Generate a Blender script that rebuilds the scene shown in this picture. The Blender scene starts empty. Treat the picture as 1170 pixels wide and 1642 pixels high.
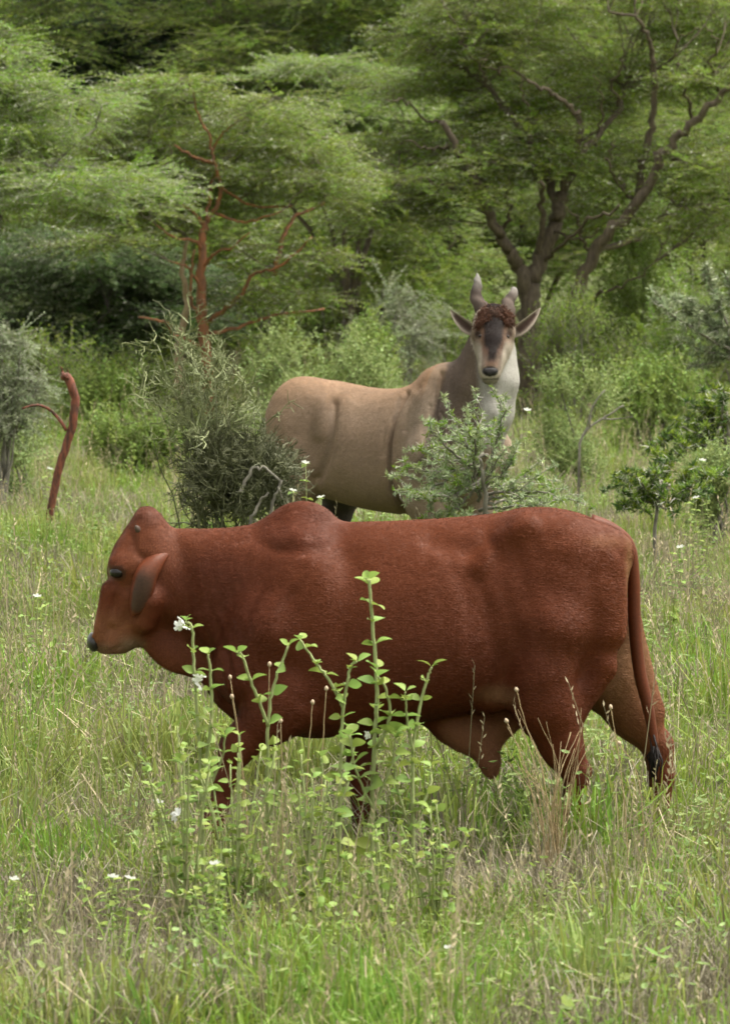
import bpy, math, random
import numpy as np
from mathutils import Vector, Matrix, Euler

random.seed(7); RNG = np.random.default_rng(7)
S = bpy.context.scene
COL = S.collection

# ------------------------------------------------------------------ camera, sky, sun, exposure
FPX, CX, CY = 8172.0, 585.0, 821.0          # focal length and centre in photo pixels
CAM_H = 2.27
TILT = math.atan(422.0 / FPX)
cam_d = bpy.data.cameras.new('camera'); cam = bpy.data.objects.new('camera', cam_d); COL.objects.link(cam)
cam.location = (0, 0, CAM_H); cam.rotation_euler = (math.pi / 2 - TILT, 0, 0)
cam_d.sensor_fit = 'HORIZONTAL'; cam_d.sensor_width = 36.0; cam_d.lens = 36.0 * FPX / 1170.0
cam_d.clip_end = 3000
cam_d.dof.use_dof = True; cam_d.dof.focus_distance = 21.5; cam_d.dof.aperture_fstop = 15.0
S.camera = cam

SUN_EL, SUN_AZ = math.radians(68), math.radians(80)   # azimuth clockwise from +Y (view direction)
w = bpy.data.worlds.new('World'); S.world = w; w.use_nodes = True
nt = w.node_tree; bg = nt.nodes['Background']
sky = nt.nodes.new('ShaderNodeTexSky'); sky.sky_type = 'NISHITA'; sky.sun_disc = False
sky.sun_elevation = SUN_EL; sky.sun_rotation = SUN_AZ
sky.air_density = 1.0; sky.dust_density = 6.0; sky.ozone_density = 0.6
ov = nt.nodes.new('ShaderNodeHueSaturation'); ov.inputs['Saturation'].default_value = .15      # cloud cover: nearly colourless sky light
warm = nt.nodes.new('ShaderNodeMix'); warm.data_type = 'RGBA'; warm.blend_type = 'MULTIPLY'; warm.inputs[0].default_value = 1; warm.inputs[7].default_value = (1.0, .97, .88, 1)
nt.links.new(sky.outputs[0], ov.inputs['Color']); nt.links.new(ov.outputs[0], warm.inputs[6]); nt.links.new(warm.outputs[2], bg.inputs[0]); bg.inputs[1].default_value = 0.15
sl = bpy.data.lights.new('sun', 'SUN'); sun = bpy.data.objects.new('sun', sl); COL.objects.link(sun)
sl.energy = 1.5; sl.angle = math.radians(25); sl.color = (1.0, 0.95, 0.86)
sd = Vector((math.sin(SUN_AZ) * math.cos(SUN_EL), math.cos(SUN_AZ) * math.cos(SUN_EL), math.sin(SUN_EL)))
sun.rotation_euler = (-sd).to_track_quat('-Z', 'Y').to_euler(); sun.location = (0, 0, 40)
S.view_settings.view_transform = 'Standard'; S.view_settings.look = 'None'
S.view_settings.gamma = 1.0; S.view_settings.use_curve_mapping = False
S.view_settings.exposure = 1.5
cy = S.cycles
cy.max_bounces = 7; cy.diffuse_bounces = 4; cy.glossy_bounces = 2; cy.transmission_bounces = 4; cy.transparent_max_bounces = 4
cy.use_denoising = True; cy.use_adaptive_sampling = True; cy.adaptive_threshold = 0.02
cy.sample_clamp_indirect = 4.0

# ------------------------------------------------------------------ pixel <-> world
def sc(d): return FPX / d                                   # photo pixels per metre at distance d
def P(px, py, Y):
    ct, st = math.cos(TILT), math.sin(TILT)
    dx = px - CX; up = CY - py
    v = Vector((dx, FPX * ct + up * st, -FPX * st + up * ct))
    t = Y / v.y
    return Vector((v.x * t, Y, CAM_H + v.z * t))

# ------------------------------------------------------------------ value noise
_perm = np.random.default_rng(3).random((256, 256))
def vnoise(x, y, s=1.0, oct=3):
    x = np.asarray(x, float) / s + 91.3; y = np.asarray(y, float) / s + 37.7
    a, tot, amp = 0, 0, 1.0
    for _ in range(oct):
        xi, yi = np.floor(x).astype(int), np.floor(y).astype(int)
        fx, fy = x - xi, y - yi
        fx = fx * fx * (3 - 2 * fx); fy = fy * fy * (3 - 2 * fy)
        g = lambda i, j: _perm[(xi + i) % 256, (yi + j) % 256]
        a = a + amp * ((g(0,0) * (1-fx) + g(1,0) * fx) * (1-fy) + (g(0,1) * (1-fx) + g(1,1) * fx) * fy)
        tot += amp; amp *= .5; x = x * 2.03 + 11; y = y * 2.03 + 7
    return a / tot

def sstep(a, b, x):
    t = np.clip((x - a) / (b - a), 0, 1); return t * t * (3 - 2 * t)
def gz(x, y):
    x = np.asarray(x, float); y = np.asarray(y, float)
    return (vnoise(x, y, 5.0, 3) - .5) * .10 + 9.0 * sstep(72, 150, y) + (vnoise(x, y, 30, 2) - .5) * 1.5 * sstep(70, 110, y)
def G(x, y): return float(gz(x, y))

# ------------------------------------------------------------------ materials
def nodes(m):
    m.use_nodes = True; n = m.node_tree; n.nodes.clear(); return n
def N(n, t, **k):
    x = n.nodes.new(t)
    for a, b in k.items(): setattr(x, a, b)
    return x
def leaf_mat(name, col, var=.25, hue=.03, trans=.35, rough=.55, col2=None, isl=.35, spec=.22):
    m = bpy.data.materials.new(name); n = nodes(m); L = n.links.new
    out = N(n, 'ShaderNodeOutputMaterial'); p = N(n, 'ShaderNodeBsdfPrincipled'); tr = N(n, 'ShaderNodeBsdfTranslucent')
    mx = N(n, 'ShaderNodeMixShader'); oi = N(n, 'ShaderNodeObjectInfo'); ge = N(n, 'ShaderNodeNewGeometry')
    a = N(n, 'ShaderNodeMix', data_type='RGBA')
    c2 = col2 or (col[0] * 1.5, col[1] * 1.15, col[2] * 1.1)
    a.inputs[6].default_value = (*col, 1); a.inputs[7].default_value = (*c2, 1)
    mm = N(n, 'ShaderNodeMath', operation='MULTIPLY_ADD'); mm.inputs[1].default_value = 1 - isl
    m2 = N(n, 'ShaderNodeMath', operation='MULTIPLY'); m2.inputs[1].default_value = isl
    L(ge.outputs['Random Per Island'], m2.inputs[0]); L(oi.outputs['Random'], mm.inputs[0]); L(m2.outputs[0], mm.inputs[2])
    L(mm.outputs[0], a.inputs[0])
    h = N(n, 'ShaderNodeHueSaturation'); L(a.outputs[2], h.inputs['Color'])
    mr = N(n, 'ShaderNodeMapRange'); mr.inputs[3].default_value = 1 - var; mr.inputs[4].default_value = 1 + var
    L(ge.outputs['Random Per Island'], mr.inputs[0]); L(mr.outputs[0], h.inputs['Value'])
    mh = N(n, 'ShaderNodeMapRange'); mh.inputs[3].default_value = .5 - hue; mh.inputs[4].default_value = .5 + hue
    L(oi.outputs['Random'], mh.inputs[0]); L(mh.outputs[0], h.inputs['Hue'])
    L(h.outputs[0], p.inputs['Base Color']); L(h.outputs[0], tr.inputs['Color'])
    p.inputs['Roughness'].default_value = rough; p.inputs['Specular IOR Level'].default_value = spec
    mx.inputs[0].default_value = trans; L(p.outputs[0], mx.inputs[1]); L(tr.outputs[0], mx.inputs[2]); L(mx.outputs[0], out.inputs[0])
    return m
def solid_mat(name, col, rough=.7, col2=None, nscale=30, bump=.0, stretch=(1,1,1), spec=.3, fac=(.35,.65)):
    m = bpy.data.materials.new(name); n = nodes(m); L = n.links.new
    out = N(n, 'ShaderNodeOutputMaterial'); p = N(n, 'ShaderNodeBsdfPrincipled'); L(p.outputs[0], out.inputs[0])
    tc = N(n, 'ShaderNodeTexCoord'); mp = N(n, 'ShaderNodeMapping'); mp.inputs['Scale'].default_value = stretch
    L(tc.outputs['Object'], mp.inputs[0])
    nz = N(n, 'ShaderNodeTexNoise'); nz.inputs['Scale'].default_value = nscale; nz.inputs['Detail'].default_value = 6
    L(mp.outputs[0], nz.inputs['Vector'])
    mr = N(n, 'ShaderNodeMapRange'); mr.inputs[1].default_value = fac[0]; mr.inputs[2].default_value = fac[1]
    L(nz.outputs[0], mr.inputs[0])
    a = N(n, 'ShaderNodeMix', data_type='RGBA'); c2 = col2 or tuple(c * .6 for c in col)
    a.inputs[6].default_value = (*c2, 1); a.inputs[7].default_value = (*col, 1); L(mr.outputs[0], a.inputs[0])
    L(a.outputs[2], p.inputs['Base Color']); p.inputs['Roughness'].default_value = rough; p.inputs['Specular IOR Level'].default_value = spec
    if bump:
        b = N(n, 'ShaderNodeBump'); b.inputs['Strength'].default_value = bump; b.inputs['Distance'].default_value = .01
        L(nz.outputs[0], b.inputs['Height']); L(b.outputs[0], p.inputs['Normal'])
    return m
def coat_mat(name, rough=.55, sheen=.15, stretch=(1,1,1), nscale=160, bump=.25, var=.12, spec=.3):
    m = bpy.data.materials.new(name); n = nodes(m); L = n.links.new
    out = N(n, 'ShaderNodeOutputMaterial'); p = N(n, 'ShaderNodeBsdfPrincipled'); L(p.outputs[0], out.inputs[0])
    at = N(n, 'ShaderNodeAttribute'); at.attribute_name = 'Col'
    tc = N(n, 'ShaderNodeTexCoord'); mp = N(n, 'ShaderNodeMapping'); mp.inputs['Scale'].default_value = stretch
    L(tc.outputs['Object'], mp.inputs[0])
    nz = N(n, 'ShaderNodeTexNoise'); nz.inputs['Scale'].default_value = nscale; nz.inputs['Detail'].default_value = 5
    L(mp.outputs[0], nz.inputs['Vector'])
    n2 = N(n, 'ShaderNodeTexNoise'); n2.inputs['Scale'].default_value = 7; n2.inputs['Detail'].default_value = 5; L(tc.outputs['Object'], n2.inputs['Vector'])
    ad = N(n, 'ShaderNodeMath', operation='ADD'); L(nz.outputs[0], ad.inputs[0]); L(n2.outputs[0], ad.inputs[1])
    mr = N(n, 'ShaderNodeMapRange'); mr.inputs[1].default_value = .7; mr.inputs[2].default_value = 1.3
    mr.inputs[3].default_value = 1 - var; mr.inputs[4].default_value = 1 + var; L(ad.outputs[0], mr.inputs[0])
    h = N(n, 'ShaderNodeHueSaturation'); L(at.outputs['Color'], h.inputs['Color']); L(mr.outputs[0], h.inputs['Value'])
    L(h.outputs[0], p.inputs['Base Color']); p.inputs['Roughness'].default_value = rough
    p.inputs['Specular IOR Level'].default_value = spec
    p.inputs['Sheen Weight'].default_value = sheen; p.inputs['Sheen Roughness'].default_value = .4
    p.inputs['Sheen Tint'].default_value = (1, .85, .75, 1)
    b = N(n, 'ShaderNodeBump'); b.inputs['Strength'].default_value = bump; b.inputs['Distance'].default_value = .006
    L(nz.outputs[0], b.inputs['Height']); L(b.outputs[0], p.inputs['Normal'])
    return m

M = {}
def hair_mat(name):
    m = bpy.data.materials.new(name); n = nodes(m); L = n.links.new
    out = N(n, 'ShaderNodeOutputMaterial'); p = N(n, 'ShaderNodeBsdfPrincipled'); L(p.outputs[0], out.inputs[0])
    at = N(n, 'ShaderNodeAttribute'); at.attribute_type = 'INSTANCER'; at.attribute_name = 'Col'
    ge = N(n, 'ShaderNodeNewGeometry'); mr = N(n, 'ShaderNodeMapRange'); mr.inputs[3].default_value = .85; mr.inputs[4].default_value = 1.25
    L(ge.outputs['Random Per Island'], mr.inputs[0]); h = N(n, 'ShaderNodeHueSaturation'); L(at.outputs['Color'], h.inputs['Color']); L(mr.outputs[0], h.inputs['Value'])
    L(h.outputs[0], p.inputs['Base Color']); p.inputs['Roughness'].default_value = .55; p.inputs['Specular IOR Level'].default_value = .18
    return m
M['hair'] = hair_mat('hair')
M['grass_fresh'] = leaf_mat('grass_fresh', (.13,.225,.028), col2=(.22,.315,.052), trans=.4)
M['grass_pale'] = leaf_mat('grass_pale', (.18,.245,.048), col2=(.30,.335,.105), trans=.4)
M['grass_dry'] = leaf_mat('grass_dry', (.46,.40,.25), col2=(.34,.28,.18), trans=.2, hue=.01)
M['grass_grey'] = leaf_mat('grass_grey', (.16,.14,.095), col2=(.27,.24,.17), trans=.1, hue=.01)
M['weed'] = leaf_mat('weed', (.12,.20,.03), col2=(.20,.27,.055), trans=.4)
M['weed_pale'] = leaf_mat('weed_pale', (.15,.23,.06), col2=(.25,.31,.11), trans=.35)
M['herb_leaf'] = leaf_mat('herb_leaf', (.17,.26,.05), col2=(.27,.35,.09), trans=.35, rough=.5)
M['herb_stem'] = solid_mat('herb_stem', (.28,.33,.14), col2=(.22,.24,.10))
M['petal'] = leaf_mat('petal', (.82,.82,.80), col2=(.75,.76,.74), trans=.3, hue=0, var=.05)
M['seed'] = solid_mat('seed_head', (.50,.40,.28), col2=(.36,.27,.18), nscale=120)
M['straw'] = solid_mat('straw', (.36,.27,.14), col2=(.25,.19,.10))
M['ac_mid'] = leaf_mat('acacia_mid', (.118,.19,.020), col2=(.205,.28,.038), trans=.5)
M['ac_bright'] = leaf_mat('acacia_bright', (.105,.195,.016), col2=(.19,.275,.034), trans=.45)
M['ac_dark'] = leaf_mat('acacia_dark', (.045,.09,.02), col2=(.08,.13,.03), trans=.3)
M['ac_grey'] = leaf_mat('acacia_grey', (.15,.195,.095), col2=(.24,.28,.16), trans=.35)
M['tuft_pale'] = leaf_mat('tuft_pale', (.18,.25,.10), col2=(.29,.34,.19), trans=.3)
M['far_leaf'] = leaf_mat('far_leaf', (.115,.19,.022), col2=(.19,.265,.042), trans=.5)
M['shade_leaf'] = leaf_mat('shade_leaf', (.02,.05,.018), col2=(.035,.075,.025), trans=.2)  # very dark leaves: the shade of a gap put into the leaf colour
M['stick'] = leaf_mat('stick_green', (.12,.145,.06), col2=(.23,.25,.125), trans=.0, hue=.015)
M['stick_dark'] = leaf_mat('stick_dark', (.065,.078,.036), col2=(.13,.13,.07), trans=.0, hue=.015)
M['thorn'] = solid_mat('thorn', (.66,.65,.58), col2=(.45,.44,.38))
M['bark'] = solid_mat('bark_brown', (.125,.098,.068), col2=(.06,.045,.032), nscale=9, bump=.8, stretch=(3,3,.8))
M['bark_red'] = solid_mat('bark_red', (.30,.12,.055), col2=(.15,.075,.045), nscale=7, bump=.5, stretch=(3,3,.8))
M['bark_pale'] = solid_mat('bark_pale', (.33,.27,.17), col2=(.24,.15,.09), nscale=7, bump=.5, stretch=(3,3,.8))
M['bark_dark'] = solid_mat('bark_dark', (.05,.042,.034), col2=(.025,.02,.017), nscale=9, bump=.6)
M['bark_grey'] = solid_mat('bark_grey', (.22,.205,.17), col2=(.12,.11,.09), nscale=14, bump=.5)
M['burnt'] = solid_mat('burnt_red_wood', (.19,.060,.034), col2=(.055,.026,.018), nscale=26, bump=1.0, stretch=(1.5,1.5,.5), fac=(.36,.62))

# ------------------------------------------------------------------ object helpers
BASE = {}
def link(o, parent=None):
    COL.objects.link(o)
    if parent is not None: o.parent = parent; BASE[o] = BASE[parent]
    return o
def tag(o, label=None, cat=None, group=None, kind=None):
    if label: o['label'] = label
    if cat: o['category'] = cat
    if group: o['group'] = group
    if kind: o['kind'] = kind
    return o
def empty(name, loc, label, cat, group=None):
    o = bpy.data.objects.new(name, None); o.empty_display_size = .1; o.location = loc; link(o); BASE[o] = Vector(loc)
    return tag(o, label, cat, group)
def mesh(name, v, f, mat, smooth=False):
    me = bpy.data.meshes.new(name); me.from_pydata([tuple(a) for a in v], [], f); me.materials.append(mat)
    if smooth: me.polygons.foreach_set('use_smooth', [True] * len(me.polygons))
    me.update(); return me
def npmesh(name, v, quads, mat, col=None, smooth=True):
    me = bpy.data.meshes.new(name); v = np.asarray(v, np.float32); q = np.asarray(quads, np.int32); k = q.shape[1]
    me.vertices.add(len(v)); me.vertices.foreach_set('co', v.ravel())
    me.loops.add(q.size); me.loops.foreach_set('vertex_index', q.ravel())
    me.polygons.add(len(q)); me.polygons.foreach_set('loop_start', np.arange(0, q.size, k, dtype=np.int32))
    me.update(calc_edges=True); me.validate()
    if smooth: me.polygons.foreach_set('use_smooth', np.ones(len(me.polygons), bool))
    if col is not None:
        a = me.attributes.new('Col', 'FLOAT_COLOR', 'POINT')
        a.data.foreach_set('color', np.concatenate([col, np.ones((len(col), 1))], 1).astype(np.float32).ravel())
    me.materials.append(mat); return me
def obj(name, me, parent=None, kind=None):
    o = bpy.data.objects.new(name, me); link(o, parent)
    if kind: o['kind'] = kind
    return o
class MB:
    """collects world-space shapes, builds one mesh relative to its parent's base"""
    def __init__(s): s.v = []; s.f = []
    def tube(s, pts, r, n=6, cap=True, wob=0):
        pts = [Vector(p) for p in pts]; k = len(pts)
        rr = r if isinstance(r, (list, tuple)) else [r] * k
        if len(rr) == 2 and k != 2: rr = [rr[0] + (rr[1] - rr[0]) * i / (k - 1) for i in range(k)]
        b0 = len(s.v); ref = Vector((.31, .95, .05)); prev = None
        for i, p in enumerate(pts):
            t = (pts[min(i+1, k-1)] - pts[max(i-1, 0)])
            t = t.normalized() if t.length > 1e-9 else Vector((0,0,1))
            if prev is None:
                a = t.cross(ref if abs(t.dot(ref)) < .95 else Vector((1,0,0))).normalized()
            else:
                a = (prev - t * prev.dot(t)); a = a.normalized() if a.length > 1e-6 else t.orthogonal().normalized()
            prev = a; b = t.cross(a)
            for j in range(n):
                an = 2 * math.pi * j / n; q = rr[i] * (1 + wob * (random.random() - .5))
                s.v.append(p + a * (math.cos(an) * q) + b * (math.sin(an) * q))
        for i in range(k - 1):
            for j in range(n):
                A = b0 + i * n + j; B = b0 + i * n + (j + 1) % n
                s.f.append((A, B, B + n, A + n))
        if cap:
            s.f.append(tuple(b0 + j for j in reversed(range(n)))); s.f.append(tuple(b0 + (k-1) * n + j for j in range(n)))
        return s
    def quad(s, *p):
        b = len(s.v); s.v += [Vector(q) for q in p]; s.f.append(tuple(range(b, b + len(p)))); return s
    def build(s, name, mat, parent=None, smooth=True, kind=None):
        off = BASE[parent] if parent is not None else Vector((0,0,0))
        return obj(name, mesh(name, [p - off for p in s.v], s.f, mat, smooth), parent, kind)
def spline(pts, per=6, jit=0):
    pts = [Vector(p) for p in pts]
    if len(pts) < 3:
        o = [pts[0].lerp(pts[1], i / per) for i in range(per + 1)]
    else:
        o = []
        e = [pts[0] * 2 - pts[1]] + pts + [pts[-1] * 2 - pts[-2]]
        for i in range(1, len(e) - 2):
            a, b, c, d = e[i-1], e[i], e[i+1], e[i+2]
            for q in range(per):
                t = q / per
                o.append(.5 * ((2*b) + (c-a)*t + (2*a-5*b+4*c-d)*t*t + (3*b-a-3*c+d)*t**3))
        o.append(pts[-1])
    if jit:
        for i in range(1, len(o) - 1): o[i] = o[i] + Vector((random.gauss(0,jit), random.gauss(0,jit), random.gauss(0,jit)))
    return o

_scat = {}
def scatter(name, pts, rots, scales, picks, srcs, parent=None, kind='stuff', col=None):
    """one object: source meshes instanced on points (for masses nobody could count)"""
    off = np.array(BASE[parent]) if parent is not None else np.zeros(3)
    pts = np.asarray(pts, np.float32) - off
    me = bpy.data.meshes.new(name); n = len(pts); me.vertices.add(n); me.vertices.foreach_set('co', pts.astype(np.float32).ravel())
    for nm, ty, key, arr in (('rot','FLOAT_VECTOR','vector',rots), ('scl','FLOAT','value',scales), ('pick','INT','value',picks)):
        a = me.attributes.new(nm, ty, 'POINT'); a.data.foreach_set(key, np.ascontiguousarray(arr, np.int32 if ty=='INT' else np.float32).ravel())
    if col is not None:
        a = me.attributes.new('Col', 'FLOAT_COLOR', 'POINT'); a.data.foreach_set('color', np.concatenate([col, np.ones((n,1))], 1).astype(np.float32).ravel())
    key = tuple(m.name for m in srcs)
    if key not in _scat:
        c = bpy.data.collections.new('sources')
        for i, m in enumerate(srcs):
            c.objects.link(bpy.data.objects.new('src_%03d' % i, m))
        g = bpy.data.node_groups.new('scatter', 'GeometryNodeTree')
        g.interface.new_socket('Geometry', in_out='INPUT', socket_type='NodeSocketGeometry')
        g.interface.new_socket('Geometry', in_out='OUTPUT', socket_type='NodeSocketGeometry')
        gi = g.nodes.new('NodeGroupInput'); go = g.nodes.new('NodeGroupOutput')
        ip = g.nodes.new('GeometryNodeInstanceOnPoints'); ci = g.nodes.new('GeometryNodeCollectionInfo')
        ci.inputs['Collection'].default_value = c; ci.inputs['Separate Children'].default_value = True; ci.inputs['Reset Children'].default_value = True
        ip.inputs['Pick Instance'].default_value = True
        def na(nm, ty):
            x = g.nodes.new('GeometryNodeInputNamedAttribute'); x.data_type = ty; x.inputs[0].default_value = nm; return x.outputs['Attribute']
        g.links.new(gi.outputs[0], ip.inputs['Points']); g.links.new(ci.outputs[0], ip.inputs['Instance'])
        g.links.new(na('pick','INT'), ip.inputs['Instance Index']); g.links.new(na('rot','FLOAT_VECTOR'), ip.inputs['Rotation'])
        g.links.new(na('scl','FLOAT'), ip.inputs['Scale']); g.links.new(ip.outputs[0], go.inputs[0])
        _scat[key] = g
    o = obj(name, me, parent, kind)
    md = o.modifiers.new('scatter', 'NODES'); md.node_group = _scat[key]
    return o

# ------------------------------------------------------------------ foliage source meshes
def frame(t):
    t = t.normalized(); a = t.cross(Vector((0,0,1)))
    a = a.normalized() if a.length > 1e-4 else Vector((1,0,0))
    return t, a, a.cross(t)
def mm(name, parts):
    """mesh with several materials: parts = [(MB, mat)]"""
    v = []; f = []; mi = []
    for i, (b, m) in enumerate(parts):
        o = len(v); v += b.v; f += [tuple(o + k for k in q) for q in b.f]; mi += [i] * len(b.f)
    me = mesh(name, v, f, parts[0][1])
    for _, m in parts[1:]: me.materials.append(m)
    me.polygons.foreach_set('material_index', mi); me.update(); return me
def leafq(b, p, d, side, L, W):
    b.quad(p, p + d * (L*.45) + side * W*.5, p + d * L, p + d * (L*.45) - side * W*.5)
def acacia_sprig(i, leaf, twig, L=.42, n=13, pl=.062, pw=.015, thorns=5):
    R = random.Random(100 + i); lf, tw, th = MB(), MB(), MB()
    bend = R.uniform(-.06, .06); drop = R.uniform(-.05, .02)
    pt = lambda t: Vector((L * t, bend * t * t, drop * t * t))
    tw.tube([pt(0), pt(.5), pt(1)], [.003, .0024, .0012], 3)
    for k in range(n):
        t = .06 + .92 * k / (n - 1); p = pt(t)
        for sgn in (-1, 1):
            if R.random() < .08: continue
            an = math.radians(R.uniform(38, 80)) * sgn; el = R.uniform(-.35, .45)
            d = Vector((math.cos(an), math.sin(an), el)).normalized()
            sd = d.cross(Vector((R.gauss(0,.35), R.gauss(0,.35), 1))).normalized()
            l = pl * R.uniform(.6, 1.2) * (1 - .4 * t)
            leafq(lf, p, d, sd, l, pw * R.uniform(.7, 1.3))
    for k in range(thorns):
        p = pt(R.random()); d = Vector((R.gauss(0,1), R.gauss(0,1), R.uniform(.2,1.4))).normalized()
        sd = d.cross(Vector((0,1,.2))).normalized(); l = R.uniform(.03,.06)
        th.quad(p - sd*.0022, p + sd*.0022, p + d*l)
    return mm('acacia_sprig', [(lf, leaf), (tw, twig), (th, M['thorn'])] if thorns else [(lf, leaf), (tw, twig)])
def leafy_sprig(i, leaf, twig, L=.3, n=12, pl=.045, pw=.028):
    R = random.Random(300 + i); lf, tw = MB(), MB()
    b1, b2 = R.uniform(-.08,.08), R.uniform(-.08,.08)
    pt = lambda t: Vector((b1*t*t, b2*t*t, L*t))
    tw.tube([pt(0), pt(.5), pt(1)], [.004,.003,.0015], 3)
    for k in range(n):
        t = .1 + .9 * k / (n - 1); p = pt(t); an = k * 2.4 + R.uniform(-.4,.4)
        d = Vector((math.cos(an), math.sin(an), R.uniform(-.1,.9))).normalized()
        sd = d.cross(Vector((R.gauss(0,.3), R.gauss(0,.3), 1))).normalized()
        leafq(lf, p, d, sd, pl * R.uniform(.6,1.25), pw * R.uniform(.7,1.2))
    return mm('leafy_sprig', [(lf, leaf), (tw, twig)])
def stick_sprig(i, mat, L=.3):
    R = random.Random(500 + i); b = MB()
    def grow(p, d, l, r, dep):
        q = p + d * l * .5 + Vector((R.gauss(0,.012),)*3); e = p + d * l
        b.tube([p, q, e], [r, r*.8, r*.55], 3)
        if dep:
            for _ in range(3):
                nd = (d + Vector((R.gauss(0,.75), R.gauss(0,.75), R.gauss(.1,.5)))).normalized()
                grow(p.lerp(e, R.uniform(.35,1)), nd, l * R.uniform(.45,.75), r*.7, dep - 1)
    grow(Vector((0,0,0)), Vector((0,0,1)), L * .6, .0055, 2)
    return mesh('stick_sprig', b.v, b.f, mat)
def thorn_tuft(i, leaf):
    R = random.Random(700 + i); lf, th = MB(), MB()
    for k in range(13):
        d = Vector((R.gauss(0,1), R.gauss(0,1), R.uniform(-.2,1.6))).normalized()
        sd = d.cross(Vector((R.gauss(0,1), R.gauss(0,1), R.gauss(0,1)))).normalized()
        leafq(lf, Vector((R.gauss(0,.006), R.gauss(0,.006), 0)), d, sd, R.uniform(.03,.065), R.uniform(.007,.013))
    for k in range(2):
        d = Vector((R.gauss(0,1), R.gauss(0,1), R.gauss(.3,.7))).normalized(); sd = d.orthogonal().normalized()
        th.quad(-sd*.0028, sd*.0028, d * R.uniform(.05,.08))
    return mm('thorn_tuft', [(lf, leaf), (th, M['thorn'])])
def tuft(i, mat, nb=26, H=.34, rad=.06, w=.0062, lean=.6, seeds=0):
    R = random.Random(900 + i); b = MB(); sb = MB()
    for k in range(nb):
        an = R.uniform(0, 6.283); r = rad * math.sqrt(R.random())
        p = Vector((math.cos(an) * r, math.sin(an) * r, -.02)); h = H * R.uniform(.45, 1.1)
        a2 = an + R.gauss(0, .9); o = Vector((math.cos(a2), math.sin(a2), 0)) * h * abs(R.gauss(.1, lean * .5))
        fa = R.uniform(0, 3.14); sd = Vector((math.cos(fa), math.sin(fa), 0)) * w * R.uniform(.6,1.3) * .5
        dr = R.uniform(.55,1.05); m1 = p + o * .3 + Vector((0,0,h*.55)); m2 = p + o * .75 + Vector((0,0,h*.86)); tp = p + o * 1.35 + Vector((0,0,h*dr))
        B = len(b.v); b.v += [p - sd, p + sd, m1 - sd*.9, m1 + sd*.9, m2 - sd*.6, m2 + sd*.6, tp]
        b.f += [(B,B+1,B+3,B+2), (B+2,B+3,B+5,B+4), (B+4,B+5,B+6)]
    for k in range(seeds):
        an = R.uniform(0, 6.283); h = H * R.uniform(1.2, 1.9); o = Vector((R.gauss(0,.08), R.gauss(0,.08), 0))
        sb.tube([Vector((0,0,0)), o*.4 + Vector((0,0,h*.6)), o + Vector((0,0,h))], [.0016,.0013,.001], 3)
        for q in range(7):
            t = .78 + .22 * q / 6; p = o * t + Vector((0,0,h*t)); d = Vector((R.gauss(0,.6), R.gauss(0,.6), 1)).normalized()
            leafq(sb, p, d, d.orthogonal().normalized(), .022, .006)
    return mm('grass_tuft', [(b, mat)] + ([(sb, M['grass_dry'])] if seeds else []))
def rosette(i, mat, n=12, L=.042, W=.024, H=.14):
    R = random.Random(1200 + i); lf = MB()
    for k in range(n):
        z = R.uniform(.02, H); an = R.uniform(0, 6.28); p = Vector((R.gauss(0,.035), R.gauss(0,.035), z))
        d = Vector((math.cos(an), math.sin(an), R.uniform(-.2,.7))).normalized()
        sd = d.cross(Vector((R.gauss(0,.3), R.gauss(0,.3), 1))).normalized(); l = L * R.uniform(.6,1.2); ww = W * R.uniform(.7,1.2)
        q = p + d*l*.5 - Vector((0,0,.004)); B = len(lf.v)
        lf.v += [p, p + d*l*.3 + sd*ww*.45, p + d*l*.75 + sd*ww*.35, p + d*l, p + d*l*.75 - sd*ww*.35, p + d*l*.3 - sd*ww*.45, q]
        lf.f += [(B,B+1,B+6),(B+1,B+2,B+6),(B+2,B+3,B+6),(B+3,B+4,B+6),(B+4,B+5,B+6),(B+5,B,B+6)]
    return mesh('rosette', lf.v, lf.f, mat)

SRC = {}
for nm, lm, bk, th in (('ac_mid','ac_mid','bark',4), ('ac_bright','ac_bright','bark_grey',5), ('ac_dark','ac_dark','bark_dark',2),
                       ('ac_red','ac_mid','bark',8), ('ac_grey','ac_grey','bark_grey',6), ('far','far_leaf','bark',1), ('deep','shade_leaf','bark_dark',0)):
    SRC[nm] = [acacia_sprig(i, M[lm], M[bk], thorns=th) for i in range(4)]
SRC['leafy'] = [leafy_sprig(i, M['weed'], M['herb_stem']) for i in range(4)]
SRC['leafy_pale'] = [leafy_sprig(10 + i, M['weed_pale'], M['herb_stem'], pl=.04, pw=.02) for i in range(4)]
SRC['leafy_mid'] = [leafy_sprig(20 + i, M['ac_mid'], M['bark_grey'], pl=.04, pw=.018) for i in range(4)]
SRC['stick'] = [stick_sprig(i, M['stick']) for i in range(5)]
SRC['stick_dark'] = [stick_sprig(10 + i, M['stick_dark']) for i in range(5)]
SRC['tuft_green'] = [thorn_tuft(i, M['ac_bright'] if i == 1 else M['tuft_pale']) for i in range(4)]
SRC['tuft_grey'] = [thorn_tuft(10 + i, M['ac_grey']) for i in range(4)]
SRC['tuft_dark'] = [thorn_tuft(20 + i, M['ac_dark'] if i % 2 else M['ac_mid']) for i in range(4)]

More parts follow.
